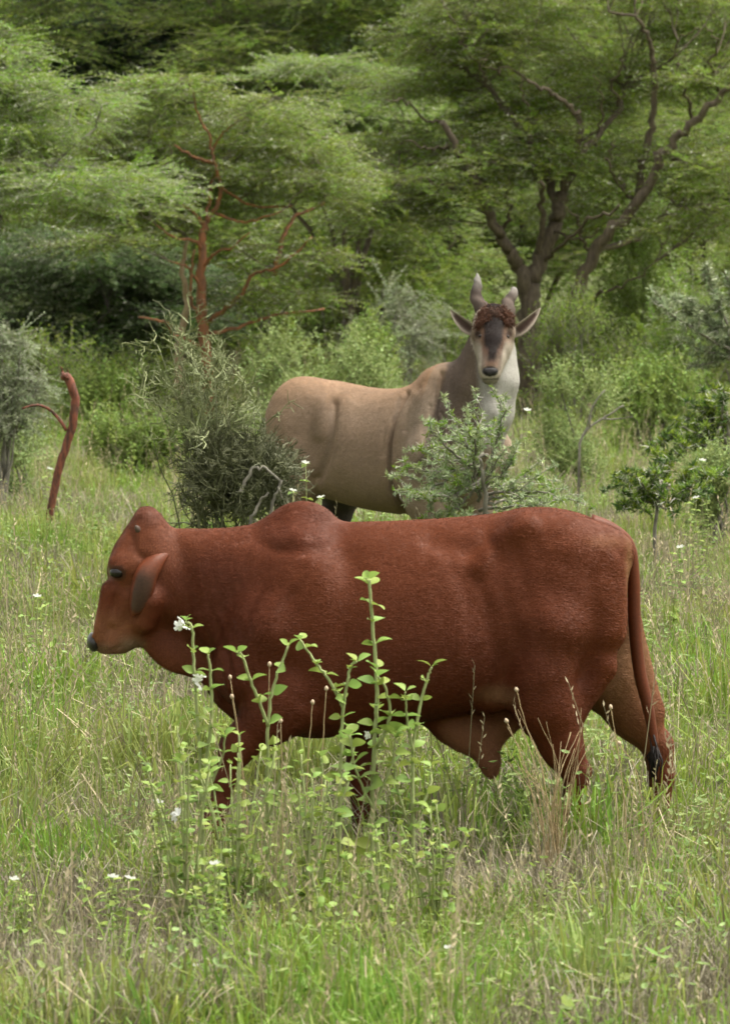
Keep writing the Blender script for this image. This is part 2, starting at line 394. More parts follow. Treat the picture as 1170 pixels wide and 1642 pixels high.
# ------------------------------------------------------------------ ground
def build_ground():
    ys = np.concatenate([np.arange(-60, 8, 8.), np.arange(8, 80, .5), np.arange(80, 160, 3.), np.arange(160, 900, 40.)])
    xs = np.concatenate([-np.arange(20, 420, 25.)[::-1], np.arange(-14, 14.1, .5), np.arange(20, 420, 25.)])
    X, Y = np.meshgrid(xs, ys, indexing='ij'); Z = gz(X, Y)
    nx, ny = X.shape; v = np.stack([X, Y, Z], -1).reshape(-1, 3)
    i = np.arange(nx * ny).reshape(nx, ny)
    q = np.stack([i[:-1,:-1], i[1:,:-1], i[1:,1:], i[:-1,1:]], -1).reshape(-1, 4)
    m = solid_mat('soil_and_turf', (.13,.165,.05), col2=(.11,.12,.055), nscale=2.5, bump=.6, rough=.95)
    o = obj('ground', npmesh('ground', v, q, m)); o['kind'] = 'structure'
build_ground()

# ------------------------------------------------------------------ animals: blended volumes -> one continuous skin
class Vol:
    def __init__(s, lo, hi, h):
        s.h = h; s.lo = np.array(lo, np.float32)
        s.n = [int(math.ceil((b - a) / h)) + 1 for a, b in zip(lo, hi)]
        s.ax = [s.lo[i] + h * np.arange(s.n[i], dtype=np.float32) for i in range(3)]
        s.F = np.full(s.n, 1.0, np.float32)
    def box(s, lo, hi):
        sl = []
        for i in range(3):
            a = max(0, int((lo[i] - s.lo[i]) / s.h)); b = min(s.n[i], int((hi[i] - s.lo[i]) / s.h) + 2); sl.append(slice(a, max(a + 1, b)))
        X = s.ax[0][sl[0]][:,None,None]; Y = s.ax[1][sl[1]][None,:,None]; Z = s.ax[2][sl[2]][None,None,:]
        return tuple(sl), X, Y, Z
    def merge(s, sl, d, k, sub=False):
        A = s.F[sl]
        if sub:
            h = np.clip(k - np.abs(-d - A), 0, None) / k; s.F[sl] = np.maximum(A, -d) + h * h * k * .25
        else:
            h = np.clip(k - np.abs(d - A), 0, None) / k; s.F[sl] = np.minimum(A, d) - h * h * k * .25
    def ell(s, c, r, k=.03, rot=None, sub=False):
        m = max(r) + k + .03
        sl, X, Y, Z = s.box([a - m for a in c], [a + m for a in c])
        x, y, z = X - c[0], Y - c[1], Z - c[2]
        if rot is not None:
            R = rot.transposed()
            x, y, z = (R[0][0]*x + R[0][1]*y + R[0][2]*z, R[1][0]*x + R[1][1]*y + R[1][2]*z, R[2][0]*x + R[2][1]*y + R[2][2]*z)
        k0 = np.sqrt((x/r[0])**2 + (y/r[1])**2 + (z/r[2])**2); k1 = np.sqrt((x/r[0]**2)**2 + (y/r[1]**2)**2 + (z/r[2]**2)**2) + 1e-6
        s.merge(sl, k0 * (k0 - 1) / k1, k, sub)
    def cap(s, a, b, ra, rb, k=.03, sq=1.0, sub=False):
        """tapered limb from a to b; sq > 1 thins it across y"""
        m = max(ra, rb) + k + .03
        sl, X, Y, Z = s.box([min(a[i], b[i]) - m for i in range(3)], [max(a[i], b[i]) + m for i in range(3)])
        d = [b[i] - a[i] for i in range(3)]; L = sum(q*q for q in d) + 1e-9
        x, y, z = X - a[0], Y - a[1], Z - a[2]
        t = np.clip((x*d[0] + y*d[1] + z*d[2]) / L, 0, 1)
        ex, ey, ez = x - t*d[0], (y - t*d[1]) * sq, z - t*d[2]
        s.merge(sl, np.sqrt(ex*ex + ey*ey + ez*ez) - (ra + (rb - ra) * t), k, sub)
    def chain(s, pts, rs, k=.02, sq=1.0):
        for i in range(len(pts) - 1): s.cap(pts[i], pts[i+1], rs[i], rs[i+1], k, sq)
    def skin(s):
        F = s.F; Sg = F < 0
        c = [slice(None, -1), slice(1, None)]
        cnt = sum(Sg[c[i], c[j], c[k]].astype(np.int8) for i in (0,1) for j in (0,1) for k in (0,1))
        act = (cnt > 0) & (cnt < 8); I, J, K = np.nonzero(act); idx = np.full(act.shape, -1, np.int64); idx[act] = np.arange(len(I))
        acc = np.zeros((len(I), 3)); num = np.zeros(len(I))
        for ax in range(3):
            for u in (0,1):
                for v in (0,1):
                    o = [0,0,0]; oth = [q for q in range(3) if q != ax]; o[oth[0]] = u; o[oth[1]] = v; e = list(o); e[ax] = 1
                    fa = F[I+o[0], J+o[1], K+o[2]]; fb = F[I+e[0], J+e[1], K+e[2]]; cr = (fa < 0) != (fb < 0)
                    t = np.where(cr, fa / np.where(cr, fa - fb, 1), 0); p = np.array(o, float)[None,:].repeat(len(I), 0); p[:,ax] = t
                    acc += p * cr[:,None]; num += cr
        V = np.stack([I,J,K], 1) + acc / num[:,None]; V = V * s.h + s.lo
        Q = []
        for ax, (b, c2) in enumerate(((1,2),(2,0),(0,1))):
            A = np.moveaxis(Sg, (ax,b,c2), (0,1,2)); D = np.moveaxis(idx, (ax,b,c2), (0,1,2))
            e = A[:-1,1:-1,1:-1] != A[1:,1:-1,1:-1]; i, j, k = np.nonzero(e); j += 1; k += 1
            q = np.stack([D[i,j-1,k-1], D[i,j,k-1], D[i,j,k], D[i,j-1,k]], 1); fl = ~A[i,j,k]
            q[fl] = q[fl][:,::-1]; Q.append(q)
        Q = np.concatenate(Q); Q = Q[(Q >= 0).all(1)]
        # keep pieces joined: light smoothing of the grid steps
        E = np.concatenate([Q[:,[0,1]], Q[:,[1,2]], Q[:,[2,3]], Q[:,[3,0]]])
        for lam in (.5, -.53, .5, -.53, .5, -.53):
            sm = np.zeros_like(V); ct = np.zeros(len(V))
            for a in range(3): sm[:,a] = np.bincount(E[:,0], V[E[:,1],a], len(V)) + np.bincount(E[:,1], V[E[:,0],a], len(V))
            ct = np.bincount(E[:,0], minlength=len(V)) + np.bincount(E[:,1], minlength=len(V))
            V = V + lam * (sm / np.maximum(ct,1)[:,None] - V)
        return V, Q
def table(xs, *cols, soft=7):
    xs = np.array(xs, float); g = np.linspace(xs[0], xs[-1], 240); o = []
    kern = np.exp(-.5 * (np.arange(-20, 21) / soft) ** 2); kern /= kern.sum()
    for c in cols:
        f = np.interp(g, xs, np.array(c, float)); d0, d1 = f[1] - f[0], f[-1] - f[-2]
        fp = np.concatenate([f[0] - d0 * np.arange(20, 0, -1), f, f[-1] + d1 * np.arange(1, 21)])
        o.append(np.convolve(fp, kern, 'valid'))
    return g, o
def loft(A, Bc, Cc, tab, p, h, asym=0.0):
    """A: along-axis coordinate, Bc: up coordinate, Cc: sideways; tab: axis -> (hi, lo, half width)"""
    g, (hi, lo, W) = tab
    H = np.interp(A, g, hi); Lo = np.interp(A, g, lo); Wd = np.maximum(np.interp(A, g, W), .004)
    zc = (H + Lo) / 2; hh = np.maximum((H - Lo) / 2, .004)
    u = (Bc - zc) / hh; v = Cc / (Wd * (1 - asym * np.clip(u, -1.2, 1.2)))
    r = (np.abs(u) ** p + np.abs(v) ** p) ** (1 / p)
    f = ((r - 1) * np.minimum(hh, Wd)).astype(np.float32)
    gr = np.gradient(f, h); gm = np.sqrt(gr[0]**2 + gr[1]**2 + gr[2]**2)
    f = f / np.maximum(gm, .35)
    return np.maximum(f, np.maximum(g[0] - A, A - g[-1])).astype(np.float32)
def noise3(p, s, seed=0):
    return (vnoise(p[:,0] + p[:,1]*.7 + seed, p[:,2] + p[:,1]*.6, s, 3) - .5) * 2
def mixc(c, t, b): return c * (1 - t[:,None]) + np.array(b)[None,:] * t[:,None]
def blob(px, py, cx, cy, rx, ry, soft=.5):
    d = np.sqrt(((px - cx) / rx) ** 2 + ((py - cy) / ry) ** 2); return 1 - sstep(1 - soft, 1 + soft, d)
def near_line(px, py, pts):
    d = np.full(len(px), 1e9)
    for (x0,y0), (x1,y1) in zip(pts[:-1], pts[1:]):
        dx, dy = x1-x0, y1-y0; t = np.clip(((px-x0)*dx + (py-y0)*dy) / (dx*dx + dy*dy), 0, 1)
        d = np.minimum(d, np.hypot(px - x0 - t*dx, py - y0 - t*dy))
    return d
def relief(V, Q, fn):
    """push the skin along its normals by fn(V, normals)"""
    fnm = np.cross(V[Q[:,2]] - V[Q[:,0]], V[Q[:,3]] - V[Q[:,1]]); n = np.zeros_like(V)
    for k in range(4):
        for a in range(3): n[:,a] += np.bincount(Q[:,k], fnm[:,a], len(V))
    n /= np.linalg.norm(n, axis=1)[:,None] + 1e-12
    return V + n * fn(V, n)[:,None]
def groove(px, py, pts, wd, depth):
    pts = [(p.x, p.y) for p in spline([(a, b, 0) for a, b in pts], 5)]
    d = near_line(px, py, pts); return -depth * np.exp(-(d / wd) ** 2)
def petal_solid(name, pts, sides, nrm, half, thick, cup, mat, parent, inner=None, nu=14, nv=8):
    """ear-like shell: centre line pts, side vectors, widths"""
    pts = spline(pts, 6); n = len(pts); v = []; f = []; col = []
    for lay in (0, 1):
        for i, p in enumerate(pts):
            t = i / (n - 1); wd = float(np.interp(t, half[0], half[1]))
            for j in range(nv + 1):
                q = -1 + 2 * j / nv
                v.append(p + sides * (q * wd) + nrm * (cup * (q * q) * (wd / max(half[1])) - lay * thick * (1 - .8 * q * q)))
                col.append((t, q, lay))
    s = nv + 1; o = n * s
    for i in range(n - 1):
        for j in range(nv):
            a = i * s + j; f.append((a, a+1, a+1+s, a+s)); f.append((o+a, o+a+s, o+a+1+s, o+a+1))
        f.append((i*s, (i+1)*s, o+(i+1)*s, o+i*s)); f.append((i*s+nv, o+i*s+nv, o+(i+1)*s+nv, (i+1)*s+nv))
    for j in range(nv):
        f.append(((n-1)*s+j, (n-1)*s+j+1, o+(n-1)*s+j+1, o+(n-1)*s+j)); f.append((j, o+j, o+j+1, j+1))
    off = BASE[parent]; me = mesh(name, [p - off for p in v], f, mat, True)
    a = me.attributes.new('Col', 'FLOAT_COLOR', 'POINT')
    a.data.foreach_set('color', np.array([(*inner(*c), 1) for c in col], np.float32).ravel())
    return obj(name, me, parent)
def hair_src(i, L=.016, W=.0011, n=7, spread=.011):
    R = random.Random(1500 + i); b = MB()
    for k in range(n):
        p = Vector((R.gauss(0,spread), R.gauss(0,spread), 0)); a = R.gauss(0,.22); l = L*R.uniform(.7,1.3)
        d = Vector((math.cos(a), math.sin(a), 0)); sd = Vector((-math.sin(a), math.cos(a), R.gauss(0,.3)))*W
        q = p + d*l*.55 + Vector((0,0,.0016)); b.v += [p - sd, p + sd, q + sd*.8, q - sd*.8, p + d*l + Vector((0,0,.0019))]
        o = len(b.v) - 5; b.f += [(o,o+1,o+2,o+3),(o+3,o+2,o+4)]
    return mesh('hair_lock', b.v, b.f, M['hair'])
HAIR = [hair_src(i) for i in range(4)]
def coat_hair(V, Q, C, parent, n, flow, skip, scale):
    """short hair lying along the body, coloured like the skin under it"""
    ctr = V[Q].mean(1); nm = np.cross(V[Q[:,2]] - V[Q[:,0]], V[Q[:,3]] - V[Q[:,1]]); ar = np.linalg.norm(nm, axis=1); nm /= ar[:,None] + 1e-12
    ok = ~skip(ctr) & (nm[:,1] < .45); w_ = ar*ok; k = RNG.choice(len(Q), n, p=w_/w_.sum())
    p = ctr[k] + nm[k]*.0003; z = nm[k]; f = flow(p) + RNG.normal(0,.12,(n,3)); x = f - z*(f*z).sum(1)[:,None]; x /= np.linalg.norm(x,axis=1)[:,None] + 1e-9
    x = x*.997 + z*.075; x /= np.linalg.norm(x,axis=1)[:,None]; y = np.cross(z, x); y /= np.linalg.norm(y,axis=1)[:,None]; z = np.cross(x, y)
    rot = np.stack([np.arctan2(y[:,2], z[:,2]), np.arcsin(np.clip(-x[:,2],-1,1)), np.arctan2(x[:,1], x[:,0])], 1)
    cc = C[Q[k,0]] * RNG.uniform(.85,1.18,n)[:,None]
    scatter('hair', p + np.array(BASE[parent]), rot, scale(p)*RNG.uniform(.8,1.2,n), RNG.integers(0,4,n), HAIR, parent, col=cc)
def ball(name, c, r, mat, parent, seg=14):
    b = MB(); c = Vector(c); n = seg // 2; B = 0
    for i in range(n + 1):
        th = math.pi * i / n
        for j in range(seg):
            a = 2*math.pi*j/seg; b.v.append(c + Vector((r[0]*math.sin(th)*math.cos(a), r[1]*math.sin(th)*math.sin(a), r[2]*math.cos(th))))
    for i in range(n):
        for j in range(seg):
            b.f.append((i*seg+j, (i+1)*seg+j, (i+1)*seg+(j+1)%seg, i*seg+(j+1)%seg))
    return b.build(name, mat, parent)

M['cow_coat'] = coat_mat('cow_coat', rough=.55, sheen=.0, nscale=90, stretch=(1,1,1.6), bump=.12, var=.24, spec=.2)
M['eland_coat'] = coat_mat('eland_coat', rough=.8, sheen=.0, nscale=110, bump=.25, var=.20, spec=.08, stretch=(1,1,.5))
M['black_skin'] = solid_mat('black_skin', (.02,.017,.017), col2=(.012,.01,.01), rough=.35, spec=.5)
M['eland_eye'] = solid_mat('eland_eye', (.012,.008,.006), col2=(.008,.005,.004), rough=.45, spec=.2)
M['nose_skin'] = solid_mat('nose_skin', (.03,.027,.028), col2=(.008,.007,.007), nscale=45, rough=.6, spec=.25)
M['eye'] = solid_mat('eye', (.012,.009,.008), col2=(.008,.006,.006), rough=.25, spec=.4)
M['hoof'] = solid_mat('hoof', (.06,.05,.045))
M['tail_hair'] = solid_mat('tail_hair', (.025,.018,.018), col2=(.012,.01,.01), nscale=80, stretch=(2,2,.3))
M['horn'] = solid_mat('horn', (.17,.14,.118), col2=(.06,.048,.04), nscale=18, bump=.6, stretch=(.6,.6,2))
M['tuft_hair'] = leaf_mat('tuft_hair', (.105,.030,.009), col2=(.045,.014,.006), trans=0, hue=.01)
M['black_hair'] = leaf_mat('black_hair', (.022,.011,.007), col2=(.04,.016,.009), trans=0, hue=.01)
M['cow_horn'] = solid_mat('cow_horn', (.12,.085,.07), col2=(.07,.045,.035))

def build_cow():
    D = 18.0; s = sc(D)
    w0 = P(585, 1430, D); zg = G(0, D)
    def c(px, py, y=0): return ((px - 585) / s, y / s, (1430 - py) / s)
    h = .0095
    V = Vol((-1.02, -.42, -.02), (1.16, .42, 1.42), h)
    q = lambda a: [(v - 585) / s for v in a]; zz = lambda a: [(1430 - v) / s for v in a]; ww = lambda a: [v / s for v in a]
    # trunk
    X, Y, Z = np.meshgrid(*V.ax, indexing='ij')
    t = table(q([362,375,400,440,500,560,620,680,740,800,850,900,950,985,1000]),
              zz([960,900,868,850,845,843,842,839,835,829,818,820,838,866,900]), zz([1030,1090,1140,1178,1192,1184,1172,1162,1154,1138,1112,1090,1055,1010,985]),
              ww([20,52,84,106,120,130,136,140,138,128,118,106,88,62,30]))
    V.F = np.minimum(V.F, loft(X, Z, Y, t, 2.25, h, .16))
    full = (slice(None),)*3
    # neck muscle
    t = table(q([236,250,290,330,370,410,450,500]), zz([868,856,853,854,852,846,848,850]), zz([985,1000,1020,1050,1085,1120,1140,1150]), ww([34,42,54,66,80,92,98,100]))
    V.merge(full, loft(X, Z, Y, t, 2.2, h, .05), .05)
    # dewlap sheet
    t = table(q([205,222,240,256,274,300,322,345,375,410,450]), zz([1000,985,960,960,970,985,1000,1010,1030,1050,1080]),
              zz([1022,1036,1058,1074,1084,1090,1098,1136,1162,1178,1188]), ww([14,15,15,16,17,19,22,27,32,38,44]), soft=5)
    V.merge(full, loft(X, Z, Y, t, 2.4, h), .035)
    # head: lofted down the face
    pyt = [822,830,842,860,880,900,920,940,960,980,1000,1015,1028,1040,1047,1053]
    t = table([-v for v in zz(pyt)], [-v for v in q([225,218,208,196,183,175,171,174,170,165,160,154,148,145,147,160])],
              [-v for v in q([246,256,266,276,285,290,290,288,283,275,262,250,238,222,212,200])], ww([14,26,36,42,47,49,50,46,41,38,35,33,32,30,26,18]), soft=4)
    V.merge(full, loft(-Z, -X, Y, t, 2.3, h), .03)
    V.ell(c(196,908,-38), ww([18,12,14]), .05); V.ell(c(196,908,38), ww([18,12,14]), .05)         # brow
    V.ell(c(236,838,-14), ww([18,18,20]), .03)                                                        # poll
    V.cap(c(176,950,-30), c(160,1010,-26), .030, .022, .03); V.cap(c(176,950,30), c(160,1010,26), .030, .022, .03)
    V.cap(c(205,962,-36), c(185,1000,-33), .016, .008, .03)                                            # cheek bone
    V.cap(c(240,965,-40), c(232,1000,-36), .05, .035, .04); V.cap(c(240,965,40), c(232,1000,36), .05, .035, .04)   # jaw muscle
    V.ell(c(157,1026,-24), ww([10,9,9]), .02)
    V.cap(c(150,1030,-27), c(155,1024,-34), .007, .006, .008, sub=True)                                 # nostril
    V.chain([c(158,1046,-32), c(180,1046,-36), c(205,1038,-36)], [.004,.004,.003], .0) if False else None
    # hump
    V.ell(c(480,868,0), ww([66,44,52]), .05); V.ell(c(487,843,0), ww([40,30,30]), .045)
    for sy in (-1, 1):
        V.cap(c(478,900,58*sy), c(428,1010,86*sy), .09, .10, .10)                                     # shoulder blade
        V.cap(c(428,1010,84*sy), c(390,1078,74*sy), .10, .09, .09)
        V.cap(c(395,1080,76*sy), c(470,1135,84*sy), .09, .08, .09)                                    # upper arm
        V.ell(c(515,1010,96*sy), ww([40,26,90]), .10)                                                  # triceps
        V.cap(c(842,858,66*sy), c(985,886,42*sy), .06, .06, .10)                                        # rump
        V.ell(c(905,965,76*sy), ww([80,48,120]), .10)                                                   # thigh
        V.cap(c(962,895,54*sy), c(962,1010,66*sy), .075, .085, .06)                                      # ham
        V.cap(c(880,1010,98*sy), c(858,1090,100*sy), .12, .085, .06)
        V.ell(c(1000,945,12*sy), ww([14,10,60]), .03, sub=True)
    # near fore leg, swung forward
    V.chain([c(455,1120,-88), c(432,1150,-90), c(385,1192,-90), c(378,1204,-90)], [.105,.085,.055,.05], .05)
    V.chain([c(378,1202,-90), c(360,1250,-89), c(352,1292,-88), c(342,1318,-88)], [.047,.036,.032,.036], .02)
    V.cap(c(342,1318,-88), c(330,1345,-88), .036, .044, .02)
    # far fore leg, upright
    V.chain([c(470,1110,70), c(550,1140,76), c(578,1185,76), c(579,1250,76)], [.10,.085,.052,.051], .05)
    V.chain([c(579,1250,76), c(582,1290,76), c(582,1370,76), c(580,1392,76)], [.052,.041,.036,.042], .02)
    V.cap(c(580,1392,76), c(574,1420,76), .042, .05, .02)
    # near hind leg
    V.chain([c(864,1085,-96), c(872,1130,-92), c(898,1195,-86), c(920,1240,-82)], [.12,.105,.066,.046], .05)
    V.chain([c(926,1236,-82), c(912,1300,-80), c(902,1385,-80), c(895,1402,-80)], [.042,.034,.034,.042], .02)
    V.cap(c(895,1402,-80), c(885,1424,-80), .042, .05, .02)
    V.cap(c(958,1070,-74), c(905,1160,-84), .06, .04, .05)
    # far hind leg, stretched back
    V.chain([c(945,1030,66), c(975,1095,70), c(1020,1158,72), c(1058,1210,72)], [.17,.115,.078,.052], .06)
    V.chain([c(1060,1208,72), c(1066,1260,72), c(1060,1330,72), c(1050,1378,72)], [.054,.044,.036,.044], .02)
    V.cap(c(1050,1378,72), c(1042,1402,72), .044, .052, .02)
    V.cap(c(1000,1010,60), c(1050,1150,70), .07, .035, .05)
    # flank fold, sheath
    V.cap(c(785,1118,-66), c(855,1085,-86), .055, .07, .05)
    V.chain([c(690,1138,0), c(730,1165,0), c(752,1184,0), c(774,1204,0), c(785,1228,0), c(788,1244,0)], [.07,.078,.066,.045,.034,.026], .03, 1.5)
    V.chain([c(850,1115,0), c(806,1155,0), c(784,1200,0)], [.06,.065,.040], .03, 1.5)
    vv, qq = V.skin()
    def detail(v, n):
        px = v[:,0]*s + 585; py = 1430 - v[:,2]*s; side = np.clip(np.abs(n[:,1])*1.6 - .2, 0, 1)
        d = groove(px,py,[(455,870),(428,900),(400,960),(372,1020),(352,1075)],22,.016)          # neck to shoulder
        d += groove(px,py,[(556,900),(545,980),(548,1060),(560,1130)],26,.014)                  # behind the shoulder
        d += groove(px,py,[(470,955),(440,1030),(428,1085)],16,.006) + groove(px,py,[(432,1088),(480,1120),(530,1130)],16,.007)
        d += groove(px,py,[(690,866),(740,880),(778,874)],18,.015) + groove(px,py,[(750,925),(772,990),(805,1080)],30,.017)   # flank hollow
        d += groove(px,py,[(880,862),(925,850),(960,858)],12,.004)
        d += groove(px,py,[(880,895),(930,908),(985,925)],14,.003) + groove(px,py,[(940,930),(948,1010),(930,1080)],16,.008)
        d += groove(px,py,[(985,880),(1000,900)],10,.008)
        d -= groove(px,py,[(842,842),(808,862),(780,886),(762,908)],15,.020)                               # ridge of the hip
        for x0, x1, x2 in ((318,330,352),(336,352,378),(356,374,400),(300,306,318)):
            d -= groove(px,py,[(x0,990),(x1,1050),(x2,1125)],7,.0065)
        d += groove(px,py,[(286,880),(300,940),(296,1000)],16,.010)                              # behind the jaw
        d += groove(px,py,[(208,852),(222,888),(238,900)],7,.006) + groove(px,py,[(178,945),(186,985),(182,1010)],9,.004)
        d += groove(px,py,[(158,1044),(175,1047),(195,1040)],3.5,.005) - groove(px,py,[(180,914),(190,910),(202,915)],4,.003)
        d += groove(px,py,[(405,862),(450,880),(520,876),(562,850)],12,.010)
        d += noise3(v, .16)*.0038 + noise3(v, .05, 9)*.0012
        nk = blob(px,py,345,1030,60,110,.6); d += nk*np.sin(px*.34 - py*.10 + 2.5*noise3(v,.12,4))*.0011
        sh = blob(px,py,420,930,90,80,.7); d += sh*np.sin((px*.8 + py*.55)*.22 + 3*noise3(v,.2,6))*.0016
        fl = blob(px,py,800,960,90,110,.7); d += fl*np.sin((px*.9 - py*.25)*.19 + 3*noise3(v,.2,8))*.0014
        return d*side
    vv = relief(vv, qq, detail)
    px = vv[:,0]*s + 585; py = 1430 - vv[:,2]*s; y = vv[:,1]*s
    C = np.tile(np.array([.106,.0258,.0074]), (len(vv),1))
    nz = noise3(vv, .35); C *= (1 + .10 * nz)[:,None]
    dk = np.clip(sstep(960,1180,py)*.25*(px > 300)*(px < 960) + sstep(.0,.6,noise3(vv,.30,5))*.14 + blob(px,py,345,1000,95,120,.7)*.5 + blob(px,py,480,850,75,45,.6)*.35 + blob(px,py,700,1080,180,60,.8)*.22 + blob(px,py,850,1000,100,90,.9)*.2, 0, .75)  # dark neck and hump; lower-body shade also painted into the coat colour
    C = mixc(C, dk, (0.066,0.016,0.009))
    C = mixc(C, blob(px,py,250,880,60,45,.6)*.35, (0.172,0.056,0.026))
    C = mixc(C, (blob(px,py,180,1015,34,30,.7)*.7), (0.218,0.092,0.043))
    C = mixc(C, blob(px,py,150,1046,40,10,.8)*.5, (0.224,0.158,0.112))
    C = mixc(C, blob(px,py,212,1040,18,14,.8)*.7, (0.198,0.158,0.099))
    C = mixc(C, blob(px,py,290,1062,60,34,.7)*.5, (0.158,0.050,0.023))
    C = mixc(C, blob(px,py,215,975,22,60,.8)*.35, (0.185,0.066,0.030))
    C = mixc(C, np.clip(sstep(1140,1185,py)*sstep(690,720,px)*(1-sstep(815,845,px)), 0, 1)*.8*(np.abs(y) < 60), (0.198,0.089,0.046))
    C = mixc(C, blob(px,py,800,1112,36,13,.8)*.5*(np.abs(y) < 130), (0.218,0.125,0.066))
    C = mixc(C, blob(px,py,990,1080,60,70,.7)*.8*(y > -40), (0.277,0.152,0.079))
    C = mixc(C, blob(px,py,1010,1160,45,80,.8)*.7*(y > 0), (0.224,0.099,0.046))
    C = mixc(C, blob(px,py,1003,905,5,40,.7)*.5, (0.277,0.145,0.066))
    C = mixc(C, blob(px,py,968,870,30,10,.8)*.3, (0.238,0.106,0.046))
    C = mixc(C, (1-sstep(9,17,np.hypot((px-189)*.8, py-921)))*.8*(y < 0), (.04,.02,.016))
    C = mixc(C, sstep(1385,1396,py), (.05,.04,.035))
    C = mixc(C, blob(px,py,236,832,22,14,.7)*.4, (0.079,0.030,0.020))
    base = Vector((w0.x, D, zg))
    o = empty('humped_cow', base, 'reddish brown humped bull walking left through the tall grass', 'cow')
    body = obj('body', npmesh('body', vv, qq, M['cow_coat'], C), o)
    W = lambda px, py, y=0: base + Vector(c(px, py, y))
    def c_flow(p):
        hd = sstep(330, 230, p[:,0]*s + 585) if False else (1 - sstep(250, 320, p[:,0]*s + 585)); lg = 1 - sstep(.42, .62, p[:,2])
        return np.stack([1 - 1.5*hd - .9*lg, p[:,1]*.3, -.28 - .75*hd - 1.3*lg], 1)
    def c_skip(p):
        x_, y_ = p[:,0]*s + 585, 1430 - p[:,2]*s
        return (np.hypot(x_-189, y_-921) < 17) | (x_ < 160) | (y_ > 1385)
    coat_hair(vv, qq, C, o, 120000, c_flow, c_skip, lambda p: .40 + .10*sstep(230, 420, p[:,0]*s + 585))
    # ears
    def ear_in(t, qv, lay):
        a = np.array((.105,.026,.009)); g = np.array((.052,.028,.019)) if lay == 0 else a
        k = (1 - sstep(.55, .9, abs(qv + .12))) * (sstep(.22, .5, t) * (1 - sstep(.86, .97, t)))
        return tuple(a * (1-k) + g * k)
    for sy in (-1, 1):
        sd = Vector((.87, .22 * sy, -.44)).normalized(); nr = Vector((-.25, sy, -.05)).normalized()
        petal_solid('ear', [W(266,888,42*sy), W(250,900,58*sy), W(234,922,70*sy), W(226,948,70*sy), W(219,972,64*sy), W(213,990,56*sy)],
                    sd * -1, nr, ((0,.12,.3,.5,.68,.84,.95,1), (.020,.026,.038,.044,.042,.029,.013,.003)), .014, -.030, M['cow_coat'], o, ear_in)
        ball('eye', W(189,921,45*sy), (.026,.018,.019), M['eye'], o)
        b = MB(); b.tube([W(224,856,34*sy), W(221,850,40*sy), W(219,846,42*sy)], [.013,.010,.004], 8); b.build('horn_bud', M['cow_horn'], o)
    # muzzle
    b = MB()
    for pz, r1, r2 in ((1021,.012,.044),(1028,.021,.058),(1036,.024,.064),(1044,.021,.058),(1050,.010,.042)):
        for j in range(12):
            a = 2*math.pi*j/12; b.v.append(W(149 + (pz-1024)*.05, pz) + Vector((-r1*1.1*math.cos(a), r2*math.sin(a), 0)))
    for i in range(4):
        for j in range(12): b.f.append((i*12+j, i*12+(j+1)%12, (i+1)*12+(j+1)%12, (i+1)*12+j))
    b.f += [tuple(range(11,-1,-1)), tuple(range(48,60))]; b.build('muzzle', M['black_skin'], o)
    # tail
    b = MB(); tp = spline([W(946,845), W(984,857), W(1008,880), W(1016,930), W(1018,1000), W(1026,1080), W(1042,1150), W(1051,1205)], 6)
    b.tube(tp, [.036,.035,.034,.032,.030,.028,.026,.025,.024]+[.023]*(len(tp)-19)+[.022,.021,.021,.020,.019,.018,.018,.017,.016,.015], 10)
    tl = b.build('tail', M['cow_coat'], o)
    a = tl.data.attributes.new('Col', 'FLOAT_COLOR', 'POINT')
    a.data.foreach_set('color', np.tile(np.array([.088,.021,.0065,1], np.float32), len(tl.data.vertices)))
    b = MB()
    for k in range(70):
        p = W(1049 + random.gauss(0,2), 1188 + random.uniform(-8,22), random.gauss(0,4)); e = W(1050 + random.gauss(0,3.5), 1250 + random.uniform(-14,16), random.gauss(0,6))
        m = p.lerp(e, .5) + Vector((random.gauss(0,.008), random.gauss(0,.008), 0)); b.tube([p, m, e], [.004,.004,.001], 3)
    b.build('tail_switch', M['tail_hair'], tl)
    return o
build_cow()

